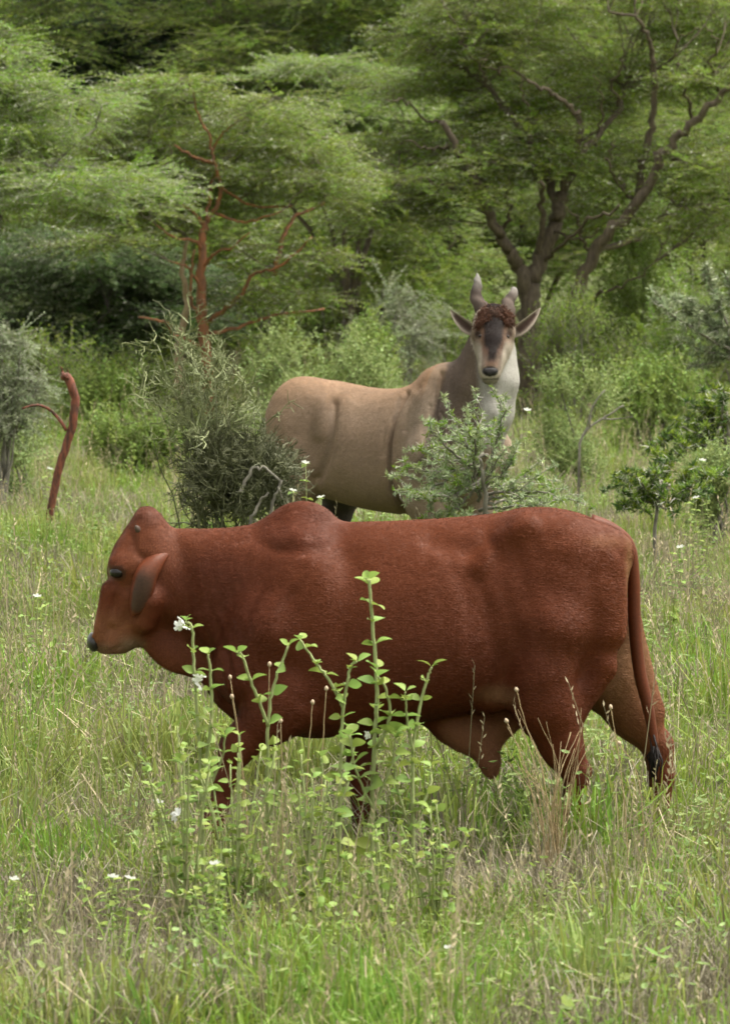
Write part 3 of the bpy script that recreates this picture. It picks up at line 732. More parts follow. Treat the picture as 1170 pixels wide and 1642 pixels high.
def build_eland():
    D = 30.3; s = sc(D); YAW = math.radians(38); ca, sa = math.cos(YAW), math.sin(YAW)
    w0 = P(640, 1012, D); zg = G(w0.x, D)
    X0 = 610
    def c(px, py, Y=0): return ((px - 640) / s, Y / s, (1012 - py) / s)
    def b(u, v, py): return c(X0 + ca*u - sa*v, py, -sa*u - ca*v)    # u forward, v to the animal's right (near side)
    h = .0115
    V = Vol((-.80, -1.0, -.02), (.78, .75, 2.02), h)
    X, Y, Z = np.meshgrid(*V.ax, indexing='ij')
    dx = X - (X0 - 640)/s; U = ca*dx - sa*Y; T = -sa*dx - ca*Y
    mt = lambda a: [v / s for v in a]; zz = lambda a: [(1012 - v) / s for v in a]
    full = (slice(None),)*3
    t = table(mt([-196,-188,-170,-140,-100,-50,0,50,90,120,150,180,205,220]), zz([690,655,626,608,606,614,619,617,604,588,580,596,630,680]),
              zz([720,750,772,786,796,806,814,818,818,816,806,792,775,740]), mt([16,38,60,76,86,92,96,95,90,84,74,60,44,20]))
    V.F = np.minimum(V.F, loft(U, Z, T, t, 2.25, h, .12))
    for sv in (1, -1):
        V.ell(b(-120, 52*sv, 690 if sv > 0 else 720), mt([62,58,90]), .10)
        V.cap(b(-125, 62*sv, 720), b(-118, 66*sv, 770), .17, .13, .06)
        V.chain([b(-118,64*sv,765), b(-140,60*sv,830), b(-158,56*sv,872)], [.14,.085,.05], .05)
        V.chain([b(-158,56*sv,870), b(-150,56*sv,930), b(-148,56*sv,985)], [.05,.038,.036], .02); V.cap(b(-148,56*sv,985), b(-140,56*sv,1008), .04, .055, .02)
        if sv > 0: V.ell(b(-92, 46*sv, 634), mt([22,20,18]), .10)
        V.cap(b(142, 30*sv, 610), b(160, 64*sv, 720), .10, .15, .10)
        V.cap(b(158, 72*sv, 720), b(138, 70*sv, 790), .15, .11, .06)
        V.chain([b(142,66*sv,780), b(148,60*sv,850), b(146,58*sv,895)], [.115,.072,.055], .05)
        V.chain([b(146,58*sv,895), b(146,58*sv,985)], [.05,.038], .02); V.cap(b(146,58*sv,985), b(154,58*sv,1008), .04, .055, .02)
        V.ell(b(104, 112*sv, 720), mt([10,20,80]), .07, sub=True)
        V.ell(b(-58, 104*sv, 690), mt([14,22,55]), .09, sub=True)
    V.cap(b(165,0,612), b(110,0,604), .12, .06, .12)
    # neck, deep and slightly flat, ending in the dewlap
    def nk(px, py, Y): return c(px, py, Y)
    V.chain([nk(748,655,-95), nk(766,610,-118), nk(780,565,-130), nk(786,530,-135)], [.235,.180,.142,.120], .06)
    V.chain([nk(766,700,-122), nk(781,650,-140), nk(790,600,-150), nk(791,560,-150)], [.13,.13,.125,.10], .06)
    V.chain([nk(768,712,-165), nk(784,650,-178), nk(790,600,-170)], [.05,.06,.05], .05)
    V.chain([nk(722,640,-70), nk(715,690,-90), nk(730,715,-110)], [.02,.02,.012], .04)
    # head, looking at the viewer, nose down and forward
    hd = [(787,512,-136),(787,524,-158),(786,545,-182),(783,566,-200),(780,582,-210),(780,588,-212)]
    V.chain([nk(*p) for p in hd], [.120,.120,.095,.072,.062,.056], .03)
    V.cap(nk(786,548,-158), nk(782,588,-192), .085, .045, .04)
    for sx in (-1, 1):
        V.ell(nk(786+sx*24, 528, -168), mt([8,10,7]), .03)
        V.cap(nk(786+sx*18,545,-168), nk(781+sx*10,578,-196), .035, .03, .03)
    V.ell(nk(781,598,-206), mt([11,10,7]), .025)
    V.ell(nk(789,503,-150), mt([22,14,9]), .03)
    vv, qq = V.skin()
    def detail(v, n):
        px = v[:,0]*s + 640; py = 1012 - v[:,2]*s; yp = v[:,1]*s
        near = np.clip(-n[:,1]*1.5 + .3, 0, 1)*(yp < 60)
        d = groove(px,py,[(652,622),(632,660),(623,720),(628,775),(648,814)],4,.034) - groove(px,py,[(664,625),(644,665),(634,720),(639,770)],7,.014) + groove(px,py,[(640,630),(618,670),(612,720)],4,.008) + groove(px,py,[(672,612),(656,640),(648,680)],3,.007)
        d += groove(px,py,[(534,640),(530,680),(524,720),(508,762)],8,.034) - groove(px,py,[(522,640),(514,660),(512,690)],10,.020) - groove(px,py,[(560,640),(552,690),(545,740)],12,.008)
        d += groove(px,py,[(706,590),(697,640),(700,668),(714,690),(738,712)],4,.030) + groove(px,py,[(706,650),(716,676),(734,698)],2.5,.014) + groove(px,py,[(688,640),(690,675),(700,700)],3,.010)
        d += groove(px,py,[(590,640),(585,700),(590,760)],30,.006) + groove(px,py,[(470,650),(475,690)],16,.010)
        d += groove(px,py,[(664,640),(655,690),(660,740)],14,.006) - groove(px,py,[(676,620),(672,700),(675,760)],10,.008)
        d += noise3(v, .14)*.004
        return d*near
    vv = relief(vv, qq, detail)
    px = vv[:,0]*s + 640; py = 1012 - vv[:,2]*s; Yp = vv[:,1]*s
    dxx = vv[:,0] - (X0-640)/s; u = (ca*dxx - sa*vv[:,1])*s; v_ = (-sa*dxx - ca*vv[:,1])*s
    C = np.tile(np.array([.215,.15,.102]), (len(vv),1)); C *= (1 + .08 * noise3(vv, .3))[:,None]
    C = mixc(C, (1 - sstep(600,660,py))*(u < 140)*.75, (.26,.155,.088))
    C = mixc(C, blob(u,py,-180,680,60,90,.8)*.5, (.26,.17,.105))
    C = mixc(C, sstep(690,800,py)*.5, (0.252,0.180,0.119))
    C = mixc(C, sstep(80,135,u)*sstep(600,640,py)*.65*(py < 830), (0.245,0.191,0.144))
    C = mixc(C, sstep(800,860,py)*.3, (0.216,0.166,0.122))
    for line, wd, dk in (([(640,632),(625,700),(628,770),(650,806)],5,.4), ([(694,600),(700,660),(712,690)],5,.35), ([(530,640),(534,690),(515,750)],6,.25)):  # fold shading painted as dark lines in the coat colour
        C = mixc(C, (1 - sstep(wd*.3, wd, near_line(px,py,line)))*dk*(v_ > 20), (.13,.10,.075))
    C = mixc(C, sstep(-.5,.9,noise3(vv,.06,3))*.12, (.12,.095,.075))
    # shade on the far hind leg and inner thighs, painted into the coat
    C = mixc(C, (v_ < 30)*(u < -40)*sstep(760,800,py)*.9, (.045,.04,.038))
    # neck: dark mane and side, white throat
    nkm = sstep(-4,4,px - (709-(py-600)*.30))*(1 - sstep(690,730,py + (px-760)*.4))*(Yp < -55)
    C = mixc(C, nkm*.9, (.125,.092,.070))
    C = mixc(C, nkm*(1-sstep(0,26,px-(738-(py-560)*.27)))*.5, (.06,.046,.04))
    wt = sstep(-7, 9, px - (764 + (py-600)*.06))*(py > 540)*(py < 720)*(Yp < -80)*(1 - sstep(690,716,py))
    C = mixc(C, wt, (.37,.355,.325))
    C = mixc(C, wt*blob(px,py,782,640,16,40,.8)*.4, (.36,.34,.31))
    # head markings
    hd3 = np.full(len(vv), 9.); hp = [np.array(nk(*a)) for a in hd]; hr = [.120,.120,.095,.072,.062,.056]
    for a, e, r0, r1 in zip(hp[:-1], hp[1:], hr[:-1], hr[1:]):
        ab = e - a; tt = np.clip(((vv - a) @ ab)/(ab @ ab), 0, 1); hd3 = np.minimum(hd3, np.linalg.norm(vv - a - tt[:,None]*ab, axis=1) - r0 - (r1-r0)*tt)
    H = (hd3 < .03)*(Yp < -138)*(py < 606)*(py > 480)
    cxh = 787 - (py-512)*.08; q = np.abs(px - cxh)
    C = mixc(C, H*1.0, (.31,.27,.22))
    C = mixc(C, H*(1-sstep(17 - np.clip((py-535)*.22,0,8),23 - np.clip((py-535)*.22,0,8),q))*(py < 575)*(1-sstep(550,575,py))*.9, (.085,.042,.026))
    C = mixc(C, H*(1-sstep(5,12,q - np.clip((556-py)*.34, -1, 12)))*(1 - sstep(572,586,py)), (.012,.008,.007))
    C = mixc(C, H*(1-sstep(3,6,np.abs(q-11)))*sstep(545,555,py)*(1-sstep(580,586,py))*.6, (.085,.048,.033))
    C = mixc(C, H*(1-sstep(9,13,q))*sstep(564,572,py)*(1-sstep(574,580,py))*.6, (.16,.095,.065))
    C = mixc(C, H*sstep(593,599,py)*.7, (.26,.23,.21)); C = mixc(C, H*(1-sstep(11,14,np.hypot(px-780,(py-585)*1.6)))*.95, (.012,.010,.010)); C = mixc(C, H*(1-sstep(.5,2,np.abs(py-597)))*(q < 12)*.8, (.04,.035,.03))
    C = mixc(C, H*(1-sstep(6,18,np.hypot(np.abs(px-786)-24, (py-527)*.8)))*.7*sstep(12,18,q), (.13,.075,.045))
    C = mixc(C, H*(1-sstep(3,9,np.hypot(np.abs(px-786)-24, (py-528)*.9)))*.95, (.03,.018,.013))
    base = Vector((w0.x, D, zg))
    o = empty('eland', base, 'tan eland with white throat and spiral horns standing behind the bull', 'antelope')
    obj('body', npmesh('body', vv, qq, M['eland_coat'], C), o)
    W = lambda px, py, Y=0: base + Vector(c(px, py, Y))
    bf = np.array([-ca, sa, -.35])
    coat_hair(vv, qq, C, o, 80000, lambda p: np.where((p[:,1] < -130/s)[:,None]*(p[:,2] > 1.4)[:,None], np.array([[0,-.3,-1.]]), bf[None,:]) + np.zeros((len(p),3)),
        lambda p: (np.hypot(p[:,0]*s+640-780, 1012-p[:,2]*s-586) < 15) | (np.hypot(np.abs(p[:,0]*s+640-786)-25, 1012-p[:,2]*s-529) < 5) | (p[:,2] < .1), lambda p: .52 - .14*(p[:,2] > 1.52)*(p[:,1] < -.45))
    def spiral(p, r0, turns):
        p = spline(p, 10); n = len(p); bm = MB(); m = 14; hc = []
        for i, q_ in enumerate(p):
            t = i/(n-1); tg = (p[min(i+1,n-1)] - p[max(i-1,0)]).normalized(); a = tg.cross(Vector((0,1,0))).normalized(); bb = tg.cross(a)
            for j in range(m):
                an = 2*math.pi*j/m; ph = an + turns*2*math.pi*t
                r = r0*(1 - t*.72 - .18*max(0,t-.85)/.15)*(1 + .24*max(0, math.cos(ph))**2*(1-t*.4) + .05*math.cos(ph))
                bm.v.append(q_ + a*(math.cos(an)*r) + bb*(math.sin(an)*r))
                k = .5 + .5*math.cos(ph + .6); tp_ = float(sstep(.45, .9, t)); lo = np.array((.035,.026,.021))*(1-tp_) + np.array((.16,.15,.14))*tp_; hi = np.array((.085,.066,.056))*(1-tp_) + np.array((.19,.178,.166))*tp_
                hc.append((*(lo*(1-k) + hi*k), 1))
        for i in range(n-1):
            for j in range(m): bm.f.append((i*m+j, i*m+(j+1)%m, (i+1)*m+(j+1)%m, (i+1)*m+j))
        bm.f.append(tuple((n-1)*m+j for j in range(m))); ho = bm.build('horn', M['eland_coat'], o); at = ho.data.attributes.new('Col', 'FLOAT_COLOR', 'POINT'); at.data.foreach_set('color', np.array(hc, np.float32).ravel())
    spiral([W(774,506,-138), W(767,486,-128), W(760,464,-115), W(763,447,-106), W(762,433,-100)], .050, 2.4)
    spiral([W(804,506,-138), W(809,490,-122), W(814,474,-100), W(821,462,-80), W(821,455,-66)], .050, 2.4)
    def ear_in(t, qv, lay):
        a = np.array((.30,.255,.21)); g = np.array((.07,.045,.038)) if lay == 0 else a
        k = (1 - min(1, (abs(qv)/.72)) ** 4) * (sstep(.12,.3,t) * (1 - sstep(.82,.93,t)))
        return tuple(a*(1-k) + g*k)
    petal_solid('ear', [W(760,527,-140), W(748,518,-142), W(734,506,-142), W(719,491,-138)], Vector((.66,0,.75)), Vector((-.15,-.95,-.1)),
                ((0,.2,.45,.7,.88,1), (.022,.034,.038,.029,.016,.003)), .012, .03, M['eland_coat'], o, ear_in)
    petal_solid('ear', [W(814,530,-140), W(828,520,-142), W(844,506,-142), W(861,487,-138)], Vector((.67,0,-.74)), Vector((.15,-.95,-.1)),
                ((0,.2,.45,.7,.88,1), (.022,.034,.038,.029,.016,.003)), .012, .03, M['eland_coat'], o, ear_in)
    for sx in (-1, 1):
        m = np.hypot(px - (786+sx*25), py - 529) < 5; k = np.argmin(np.where(m, vv[:,1], 9)); pe = base + Vector(vv[k]) + Vector((0, .0075, 0))
        ball('eye', pe, (.0135,.012,.0125), M['eland_eye'], o)
    m = np.hypot(px-780, py-585) < 5; k = np.argmin(np.where(m, vv[:,1], 9)); y0 = vv[k,1]*s
    nb = MB()
    for pyy, wx, dy in ((578,7,2),(581,11.5,0),(585,12.5,-1.2),(589,9.5,-1),(592.5,4,1)):
        for jj in range(12):
            an = 2*math.pi*jj/12; nb.v.append(W(780 + wx*math.cos(an), pyy, y0 + dy + 5 + 6*math.sin(an)))
    for i in range(4):
        for jj in range(12): nb.f.append((i*12+jj, (i+1)*12+jj, (i+1)*12+(jj+1)%12, i*12+(jj+1)%12))
    nb.f += [tuple(range(12)), tuple(range(59,47,-1))]; nb.build('nose', M['nose_skin'], o)
    tb = MB()
    lim = 505 + 9*(np.abs(px-788)/25)**2 - 7*np.exp(-((px-788)/7)**2) + 14*(vnoise(px*.12, py*.05, 1.0, 2) - .5)
    cand = np.nonzero((np.abs(px-788) < 12 + (py-484)*.75)*(np.abs(px-788) < 26)*(py > 486)*(py < lim)*(Yp < -100)*(hd3 < .035))[0]
    hm = []
    for k in range(4200):
        q0 = vv[cand[random.randrange(len(cand))]]; p = base + Vector(q0) + Vector((random.gauss(0,.006), 0, random.gauss(0,.006)))
        cl = vnoise(q0[0]*1.0, q0[2]*1.0, .03, 2) - .5; dxp = (q0[0]-(788-640)/s)
        e = p + Vector((random.gauss(0,.008) + dxp*.22 + float(cl)*.05, random.uniform(-.020,-.004), random.gauss(-.012,.014)))
        f0 = len(tb.f); tb.tube([p, p.lerp(e,.55) + Vector((0,-.004,.004)), e], [.0020,.0018,.0006], 3, cap=False)
        hm += [1 if random.random() < .9 - abs(dxp)*s/15 else 0]*(len(tb.f)-f0)
    th = tb.build('forehead_tuft', M['tuft_hair'], o, kind='stuff'); th.data.materials.append(M['black_hair']); th.data.polygons.foreach_set('material_index', hm)
    # tail hangs behind the rump
    b2 = MB(); tp = [Vector(b(-190,0,652)), Vector(b(-204,4,700)), Vector(b(-206,6,770)), Vector(b(-204,6,840))]
    b2.tube(spline([base + p for p in tp], 5), [.03,.016], 8); tl = b2.build('tail', M['eland_coat'], o)
    a = tl.data.attributes.new('Col', 'FLOAT_COLOR', 'POINT'); a.data.foreach_set('color', np.tile(np.array([.26,.16,.09,1], np.float32), len(tl.data.vertices)))
    b3 = MB(); e0 = base + tp[-1]
    for k in range(40):
        b3.tube([e0 + Vector((random.gauss(0,.008),random.gauss(0,.008),.03)), e0 + Vector((random.gauss(0,.02),random.gauss(0,.02),-.14+random.gauss(0,.03)))], [.004,.001], 3)
    b3.build('tail_switch', M['tail_hair'], tl)
build_eland()
# ------------------------------------------------------------------ trees, shrubs, dead wood
def pad_pts(c, R, th, n, dome=.18, el=1.0):
    r = R * np.sqrt(RNG.random(n)); a = RNG.random(n) * 2*np.pi
    x, y = r*np.cos(a), r*np.sin(a)*el; z = -dome*R*(r/R)**2 + RNG.normal(0, th, n)
    p = np.stack([c[0]+x, c[1]+y, c[2]+z], 1)
    rot = np.stack([RNG.normal(0,.28,n), RNG.normal(.05,.25,n), a + RNG.normal(0,.8,n)], 1)
    return p, rot
def nearest(pt, nodes_): return min(nodes_, key=lambda q: (q - pt).length + max(0, q.z - pt.z) * 1.5)
def tree(name, label, cat, d, limbs, pads, src, bark, group=None, sscale=1.0, tw=.012, extra=None, jit=.02, limb_mats=None):
    """limbs: (photo points, width at start px, width at end px, depth drift m); pads: (px, py, depth offset, radius m, thickness, count)"""
    s = sc(d); p0 = P(*limbs[0][0][0], d); bz = G(p0.x, d); base = Vector((p0.x, d, bz))
    o = empty(name, base, label, cat, group); nd = []
    for i, (pts, w0_, w1_, dr) in enumerate(limbs):
        n = len(pts); q = []
        for k, (a, b_) in enumerate(pts):
            dd = dr if isinstance(dr, tuple) else (0, dr)
            q.append(P(a, b_, d + dd[0] + (dd[1]-dd[0]) * k / max(1, n-1)))
        if i == 0: q[0] = Vector((q[0].x, d, bz - .15))
        q = spline(q, 6, jit); nd += q[3:]
        b = MB(); b.tube(q, [w0_/s/2, w1_/s/2], 9, wob=.10)
        b.build('trunk' if i == 0 else 'limb', M[(limb_mats or {}).get(i, bark)], o)
    crown(o, d, nd, pads, src, bark, sscale, tw); return o
def crown(o, d, nd, pads, src, bark, sscale=1.0, tw=.012):
    bark = 'bark' if bark == 'bark_red' else bark
    A, B_ = [], []; t = MB()
    for (px, py, dy, R, th, n) in pads:
        c = P(px, py, d + dy)
        k = nearest(c, nd); m = k.lerp(c, .55) + Vector((random.gauss(0,.12), random.gauss(0,.12), random.uniform(-.05,.15) - .1*R))
        sp = spline([k, m, c], 4, .015); r = tw * min(1.6, .6 + R*.6); t.tube(sp, [r, r*.45], 4, cap=False)
        for j in range(6):
            a = random.uniform(0, 6.283); rr = R * random.uniform(.55, .95)
            e = c + Vector((math.cos(a)*rr, math.sin(a)*rr, -.15*R + random.gauss(0,.05)))
            g = sp[random.choice((2,3,-1,-2))]; t.tube([g, g.lerp(e,.5) + Vector((0,0,.06)), e], [r*.4, r*.3, r*.15], 3, cap=False)
        p, r_ = pad_pts(c, R, th, n); A.append(p); B_.append(r_)
    A = np.concatenate(A); B_ = np.concatenate(B_); n = len(A)
    t.build('twigs', M[bark], o, kind='stuff')
    scatter('crown', A, B_, sscale * RNG.uniform(.7, 1.25, n), RNG.integers(0, 4, n), SRC[src], o)
def rpads(n, x0, x1, y0, y1, dy, R, th, cnt, shape=None, front=1.0):
    o = []
    while len(o) < n:
        x, y = random.uniform(x0, x1), random.uniform(y0, y1)
        if shape and not shape((x-x0)/(x1-x0), (y-y0)/(y1-y0)): continue
        r = random.uniform(*R); o.append((x, y, random.uniform(-dy * front, dy), r, th, int(cnt * r * r * 4)))
    return o
dome = lambda u, v: ((u-.5)/.5)**2 + ((1-v)/1.0)**2 < 1.0

# the big brown-limbed acacia on the right
tree('acacia_tree', 'large acacia with dark brown forking limbs standing behind the eland', 'tree', 60, [
    ([(850,715),(848,620),(846,540),(850,480),(856,436),(888,359),(903,308)], 40, 22, .0),
    ([(849,520),(838,440),(818,405),(801,380),(770,308),(744,256),(708,195)], 26, 10, -.6),
    ([(896,330),(868,262),(842,215),(808,170),(775,133),(729,103),(672,77)], 15, 5, .8),
    ([(855,640),(885,560),(915,500),(949,405),(1021,328),(1062,251),(1108,200),(1160,149),(1215,110)], 27, 8, -1.2),
    ([(903,310),(929,226),(926,190),(914,170),(880,145),(847,128)], 13, 5, -.8),
    ([(1021,328),(1030,260),(1046,190),(1048,118),(1041,67),(1021,30),(975,18)], 14, 4, -1.0),
    ([(903,308),(950,225),(990,170),(1003,140)], 13, 5, 1.0),
    ([(870,420),(898,390),(945,355),(992,328)], 7, 4, -1.5),
    ([(790,335),(760,313),(715,298),(672,287)], 8, 3, -.9),
    ([(780,300),(740,270),(690,262),(640,268)], 7, 3, .6),
    ([(949,405),(1010,385),(1080,340),(1170,330)], 12, 5, 1.4),
    ([(1062,251),(1110,262),(1165,268),(1230,250)], 7, 3, -1.0),
    ([(862,420),(870,330),(866,290)], 12, 6, -.8),
    ([(744,256),(715,235),(690,240),(650,225)], 6, 2, -0.8),
    ([(775,133),(770,100),(742,70),(738,52)], 5, 2, -0.6),
    ([(801,380),(815,345),(812,310),(818,285)], 7, 2, -0.7),
    ([(949,405),(930,380),(926,350),(905,330)], 6, 2, -1.0),
    ([(1021,328),(985,290),(975,255),(985,225)], 6, 2, -1.0),
    ([(1108,200),(1105,160),(1085,130),(1090,95)], 6, 2, -0.9),
    ([(847,128),(815,110),(790,112),(770,95)], 5, 2, -0.8),
    ([(1046,118),(1075,95),(1090,60),(1120,45)], 5, 2, -0.9),
    ([(990,170),(985,130),(1000,95),(995,70)], 5, 2, -0.8),
    ([(929,226),(960,205),(965,160),(950,120)], 5, 2, -0.7),
    ([(842,215),(850,180),(835,150),(838,120)], 5, 2, -0.5),
    ([(915,500),(960,470),(1005,455),(1050,420)], 6, 2, -1.0),
    ([(708,195),(680,190),(655,165),(620,160)], 5, 2, -0.7),
    ([(888,359),(905,380),(940,380),(960,365)], 5, 2, -0.9),
    ([(1160,149),(1140,110),(1150,70),(1130,40)], 5, 2, -1.0),
    ], rpads(84, 590, 1290, -190, 270, 2.6, (.32,.6), .06, 135, dome, .22) + rpads(14, 600, 780, 220, 350, 1.2, (.3,.5), .06, 130) + rpads(14, 980, 1230, 230, 400, 1.5, (.3,.5), .06, 120), 'ac_mid', 'bark')
# the red-barked one on the left
tree('red_barked_acacia_tree', 'slender acacia with orange red bark standing behind the twiggy bush', 'tree', 56, [
    ([(340,745),(338,660),(332,580),(324,520),(322,450),(324,390),(330,355)], 24, 11, 0),
    ([(330,356),(346,330),(354,300),(348,275),(340,245),(334,215),(316,178)], 8, 3, -.3),
    ([(330,356),(335,325),(338,298),(346,276)], 6, 5, .3),
    ([(329,362),(308,338),(285,320),(262,300)], 7, 3, .6),
    ([(341,262),(320,255),(300,245),(280,232)], 6, 3, -.5),
    ([(288,640),(286,590),(288,545),(300,485),(292,430),(300,380)], 17, 6, .4),
    ([(326,560),(300,545),(280,538),(262,515),(222,508)], 8, 3, -.6),
    ([(336,515),(362,494),(392,465),(405,440),(450,425),(500,380)], 8, 3, -.6),
    ([(338,535),(380,525),(440,505),(520,495)], 7, 3, .7),
    ([(350,300),(372,312),(410,330),(470,330)], 5, 3, .5),
    ([(440,440),(455,380),(470,350),(520,325)], 9, 4, .9),
    ([(324,470),(310,440),(296,425),(270,418)], 6, 2, -.4), ([(324,430),(345,405),(372,395),(400,372)], 6, 2, -.5), ([(328,400),(306,385),(280,380),(250,360)], 6, 2, -.4),
    ([(343,340),(380,355),(410,352),(452,338)], 5, 2, -.5), ([(330,520),(310,490),(305,450),(312,400)], 6, 3, -.3), ([(316,178),(310,150),(300,130)], 3, 1, -.2), ([(340,245),(355,215),(380,195)], 4, 1, -.3), ([(262,300),(235,285),(200,280)], 4, 1, -.4),
    ], rpads(50, 90, 570, 115, 345, 2.0, (.26,.5), .04, 150, dome, .05) + rpads(9, 370, 580, 380, 510, .8, (.24,.4), .035, 110) + rpads(5, 110, 270, 330, 400, .9, (.25,.4), .04, 100), 'ac_red', 'bark_red', limb_mats={5:'bark_pale'}, jit=.008, tw=.010)
def wild(name, label, d, cx, base_py, cy0, cy1, w, npads, src, bark, group, R=(.4,.7), cnt=130, th=.08, sscale=1.0, nl=5, shape=dome, cat='tree', dy=None, tr=26):
    """tree with limbs fanning from its trunk into its pads"""
    s = sc(d); fork = (cx + random.uniform(-20,20), base_py - (base_py - cy1) * .55)
    ground = P(cx, base_py, d); gy = CY - 0
    L = [([(cx, base_py), (cx + random.uniform(-8,8), (base_py+fork[1])/2), fork], tr, tr*.7, 0)]
    for k in range(nl):
        tx = cx + w * (k/(nl-1) - .5) * .8; ty = cy0 + (cy1-cy0) * random.uniform(.3,.8)
        L.append(([fork, ((fork[0]*1.3+tx*.7)/2, (fork[1]+ty)/2 + 12), (tx, ty)], tr*.5, tr*.12, random.uniform(-1,1)))
    return tree(name, label, cat, d, L, rpads(npads, cx-w/2, cx+w/2, cy0, cy1, dy or w/s*.3, R, th, cnt, shape), src, bark, group, sscale)
GB = 'acacias and other trees in the bush behind'
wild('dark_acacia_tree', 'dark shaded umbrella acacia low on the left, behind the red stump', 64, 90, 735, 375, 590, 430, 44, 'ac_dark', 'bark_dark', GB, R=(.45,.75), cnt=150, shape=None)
wild('bright_acacia_tree', 'bright green flat-layered acacia filling the upper left corner', 53, -150, 800, 30, 330, 760, 62, 'ac_bright', 'bark_grey', GB, R=(.3,.55), cnt=130, th=.05)
wild('layered_acacia_tree', 'bright green acacia top spreading between the red-barked and the large brown-limbed acacia', 66, 545, 740, 80, 330, 330, 30, 'ac_bright', 'bark', GB, R=(.35,.6), cnt=130, th=.05)
wild('mid_acacia_tree', 'mid green acacia filling the gap just left of the eland horns', 70, 610, 690, 250, 480, 300, 26, 'ac_mid', 'bark', GB, cnt=100)
wild('shaded_gap_tree', 'tree at the top with leaves coloured dark as shade, above the red-barked acacia', 82, 260, 740, -60, 180, 520, 44, 'deep', 'bark_dark', GB, R=(.6,1.0), cnt=95, sscale=1.2, th=.16)  # dark leaf colour stands in for the shaded gap between crowns
for lab, d, cx, y0, y1, wd, sr in (
        ('pale green acacia reaching out of the top right corner', 74, 1120, -200, 420, 620, 'ac_mid'),
        ('grey green tree along the top edge, left of the large acacia', 78, 560, -240, 120, 560, 'far'),
        ('grey green tree at the upper left edge behind the bright acacia', 80, -20, -160, 400, 480, 'far'),
        ('mid green tree seen through the limbs of the large acacia', 84, 830, -60, 480, 560, 'far'),
        ('dull green tree at the right edge behind the thorn bushes', 72, 1260, 150, 560, 420, 'far'),
        ('dull green tree seen under the red-barked acacia', 76, 360, 240, 560, 480, 'far')):
    wild('bush_tree', lab, d, cx, 700, y0, y1, wd, 40, sr, 'bark', GB, R=(.5,.95), cnt=85, sscale=1.25, th=.15, shape=None)

def shrub(name, label, d, cx, top, bot, w, src, n, bark='bark_grey', group=None, sscale=1.0, stems=9, cat='shrub', lobes=7, upright=1.0, clumpy=1.0, lowf=.12):
    s = sc(d); p0 = P(cx, 700, d); bz = G(p0.x, d); base = Vector((p0.x, d, bz)); o = empty(name, base, label, cat, group)
    zt = P(cx, top, d).z - bz; zb = max(.0, P(cx, bot, d).z - bz); hw = w / s / 2; b = MB(); A = []; B_ = []
    lob = []
    for k in range(lobes):
        a = random.uniform(0,6.283); rr = random.uniform(.1,.75)
        lob.append(Vector((math.cos(a)*hw*rr, math.sin(a)*hw*rr*.8, zt*random.uniform(lowf,.85))))
    lob.append(Vector((0,0,zb + (zt-zb)*.8)))
    for l in lob:
        m = l*.45 + Vector((random.gauss(0,.06), random.gauss(0,.06), .05)); b.tube(spline([base + Vector((random.gauss(0,.05),random.gauss(0,.05),-.05)), base + m, base + l], 4, .01), [.018, .006], 4)
        k = n // len(lob); R = hw*random.uniform(.3,.5)*clumpy; q = RNG.normal(0, 1, (k,3)); q /= np.linalg.norm(q,axis=1)[:,None]; q *= (RNG.random(k)**.45)[:,None]
        p = np.array(base + l) + q*np.array([R, R, min(R, zt*.35)])
        A.append(p); B_.append(np.stack([q[:,1]*-.9*upright + RNG.normal(0,.4,k), q[:,0]*.9*upright + RNG.normal(0,.4,k), RNG.random(k)*6.28], 1))
        for _ in range(4):
            e = Vector(p[random.randrange(k)]); g = base + l*.85; b.tube([g, g.lerp(e,.5)+Vector((0,0,.03)), e], [.005,.004,.002], 3)
    b.build('stems', M[bark], o)
    A = np.concatenate(A); B_ = np.concatenate(B_); A[:,2] = np.maximum(A[:,2], bz + .03)
    scatter('foliage', A, B_, sscale*RNG.uniform(.6,1.2,len(A)), RNG.integers(0, 4, len(A)), SRC[src], o)
    return o
GS = 'leafy shrubs in the bush behind the eland'
US = 'bushes filling the shade under the trees'
for lab, d, cx, t, bt, wd, sr, n, ss in (
        ('grey green bush under the red-barked acacia, left of its trunk', 66, 230, 470, 700, 240, 'ac_mid', 420, 1.0),
        ('mid green bush under the red-barked acacia, right of its trunk', 64, 430, 410, 690, 240, 'ac_mid', 480, 1.0),
        ('tall pale green bush behind the eland, left of its horns', 66, 560, 370, 690, 220, 'ac_mid', 480, 1.0),
        ('brownish green bush directly behind the horns of the eland', 68, 720, 390, 690, 240, 'far', 480, 1.0),
        ('tall bright bush right of the trunk of the large acacia', 70, 1040, 250, 660, 260, 'ac_bright', 620, 1.0),
        ('pale bush at the right edge behind the yellow green bush', 66, 1190, 320, 690, 240, 'ac_mid', 560, 1.0),
        ('dull green bush just right of the neck of the eland', 63, 860, 470, 690, 200, 'far', 420, 1.0),
        ('bright green bush left of the red stump in the shade', 60, 60, 560, 740, 200, 'leafy_mid', 900, 1.1),
        ('leafy bush between the red stump and the red-barked acacia', 55, 180, 620, 760, 200, 'leafy', 900, 1.0),
        ('leafy bush low behind the back of the eland', 47, 560, 570, 720, 220, 'leafy_pale', 900, 1.0),
        ('low leafy bush far right in front of the yellow green bush', 50, 1040, 590, 720, 200, 'leafy', 800, .9)):
    shrub('leafy_bush', lab, d, cx, t, bt, wd, sr, n, group=US, sscale=ss, cat='bush', lobes=9)
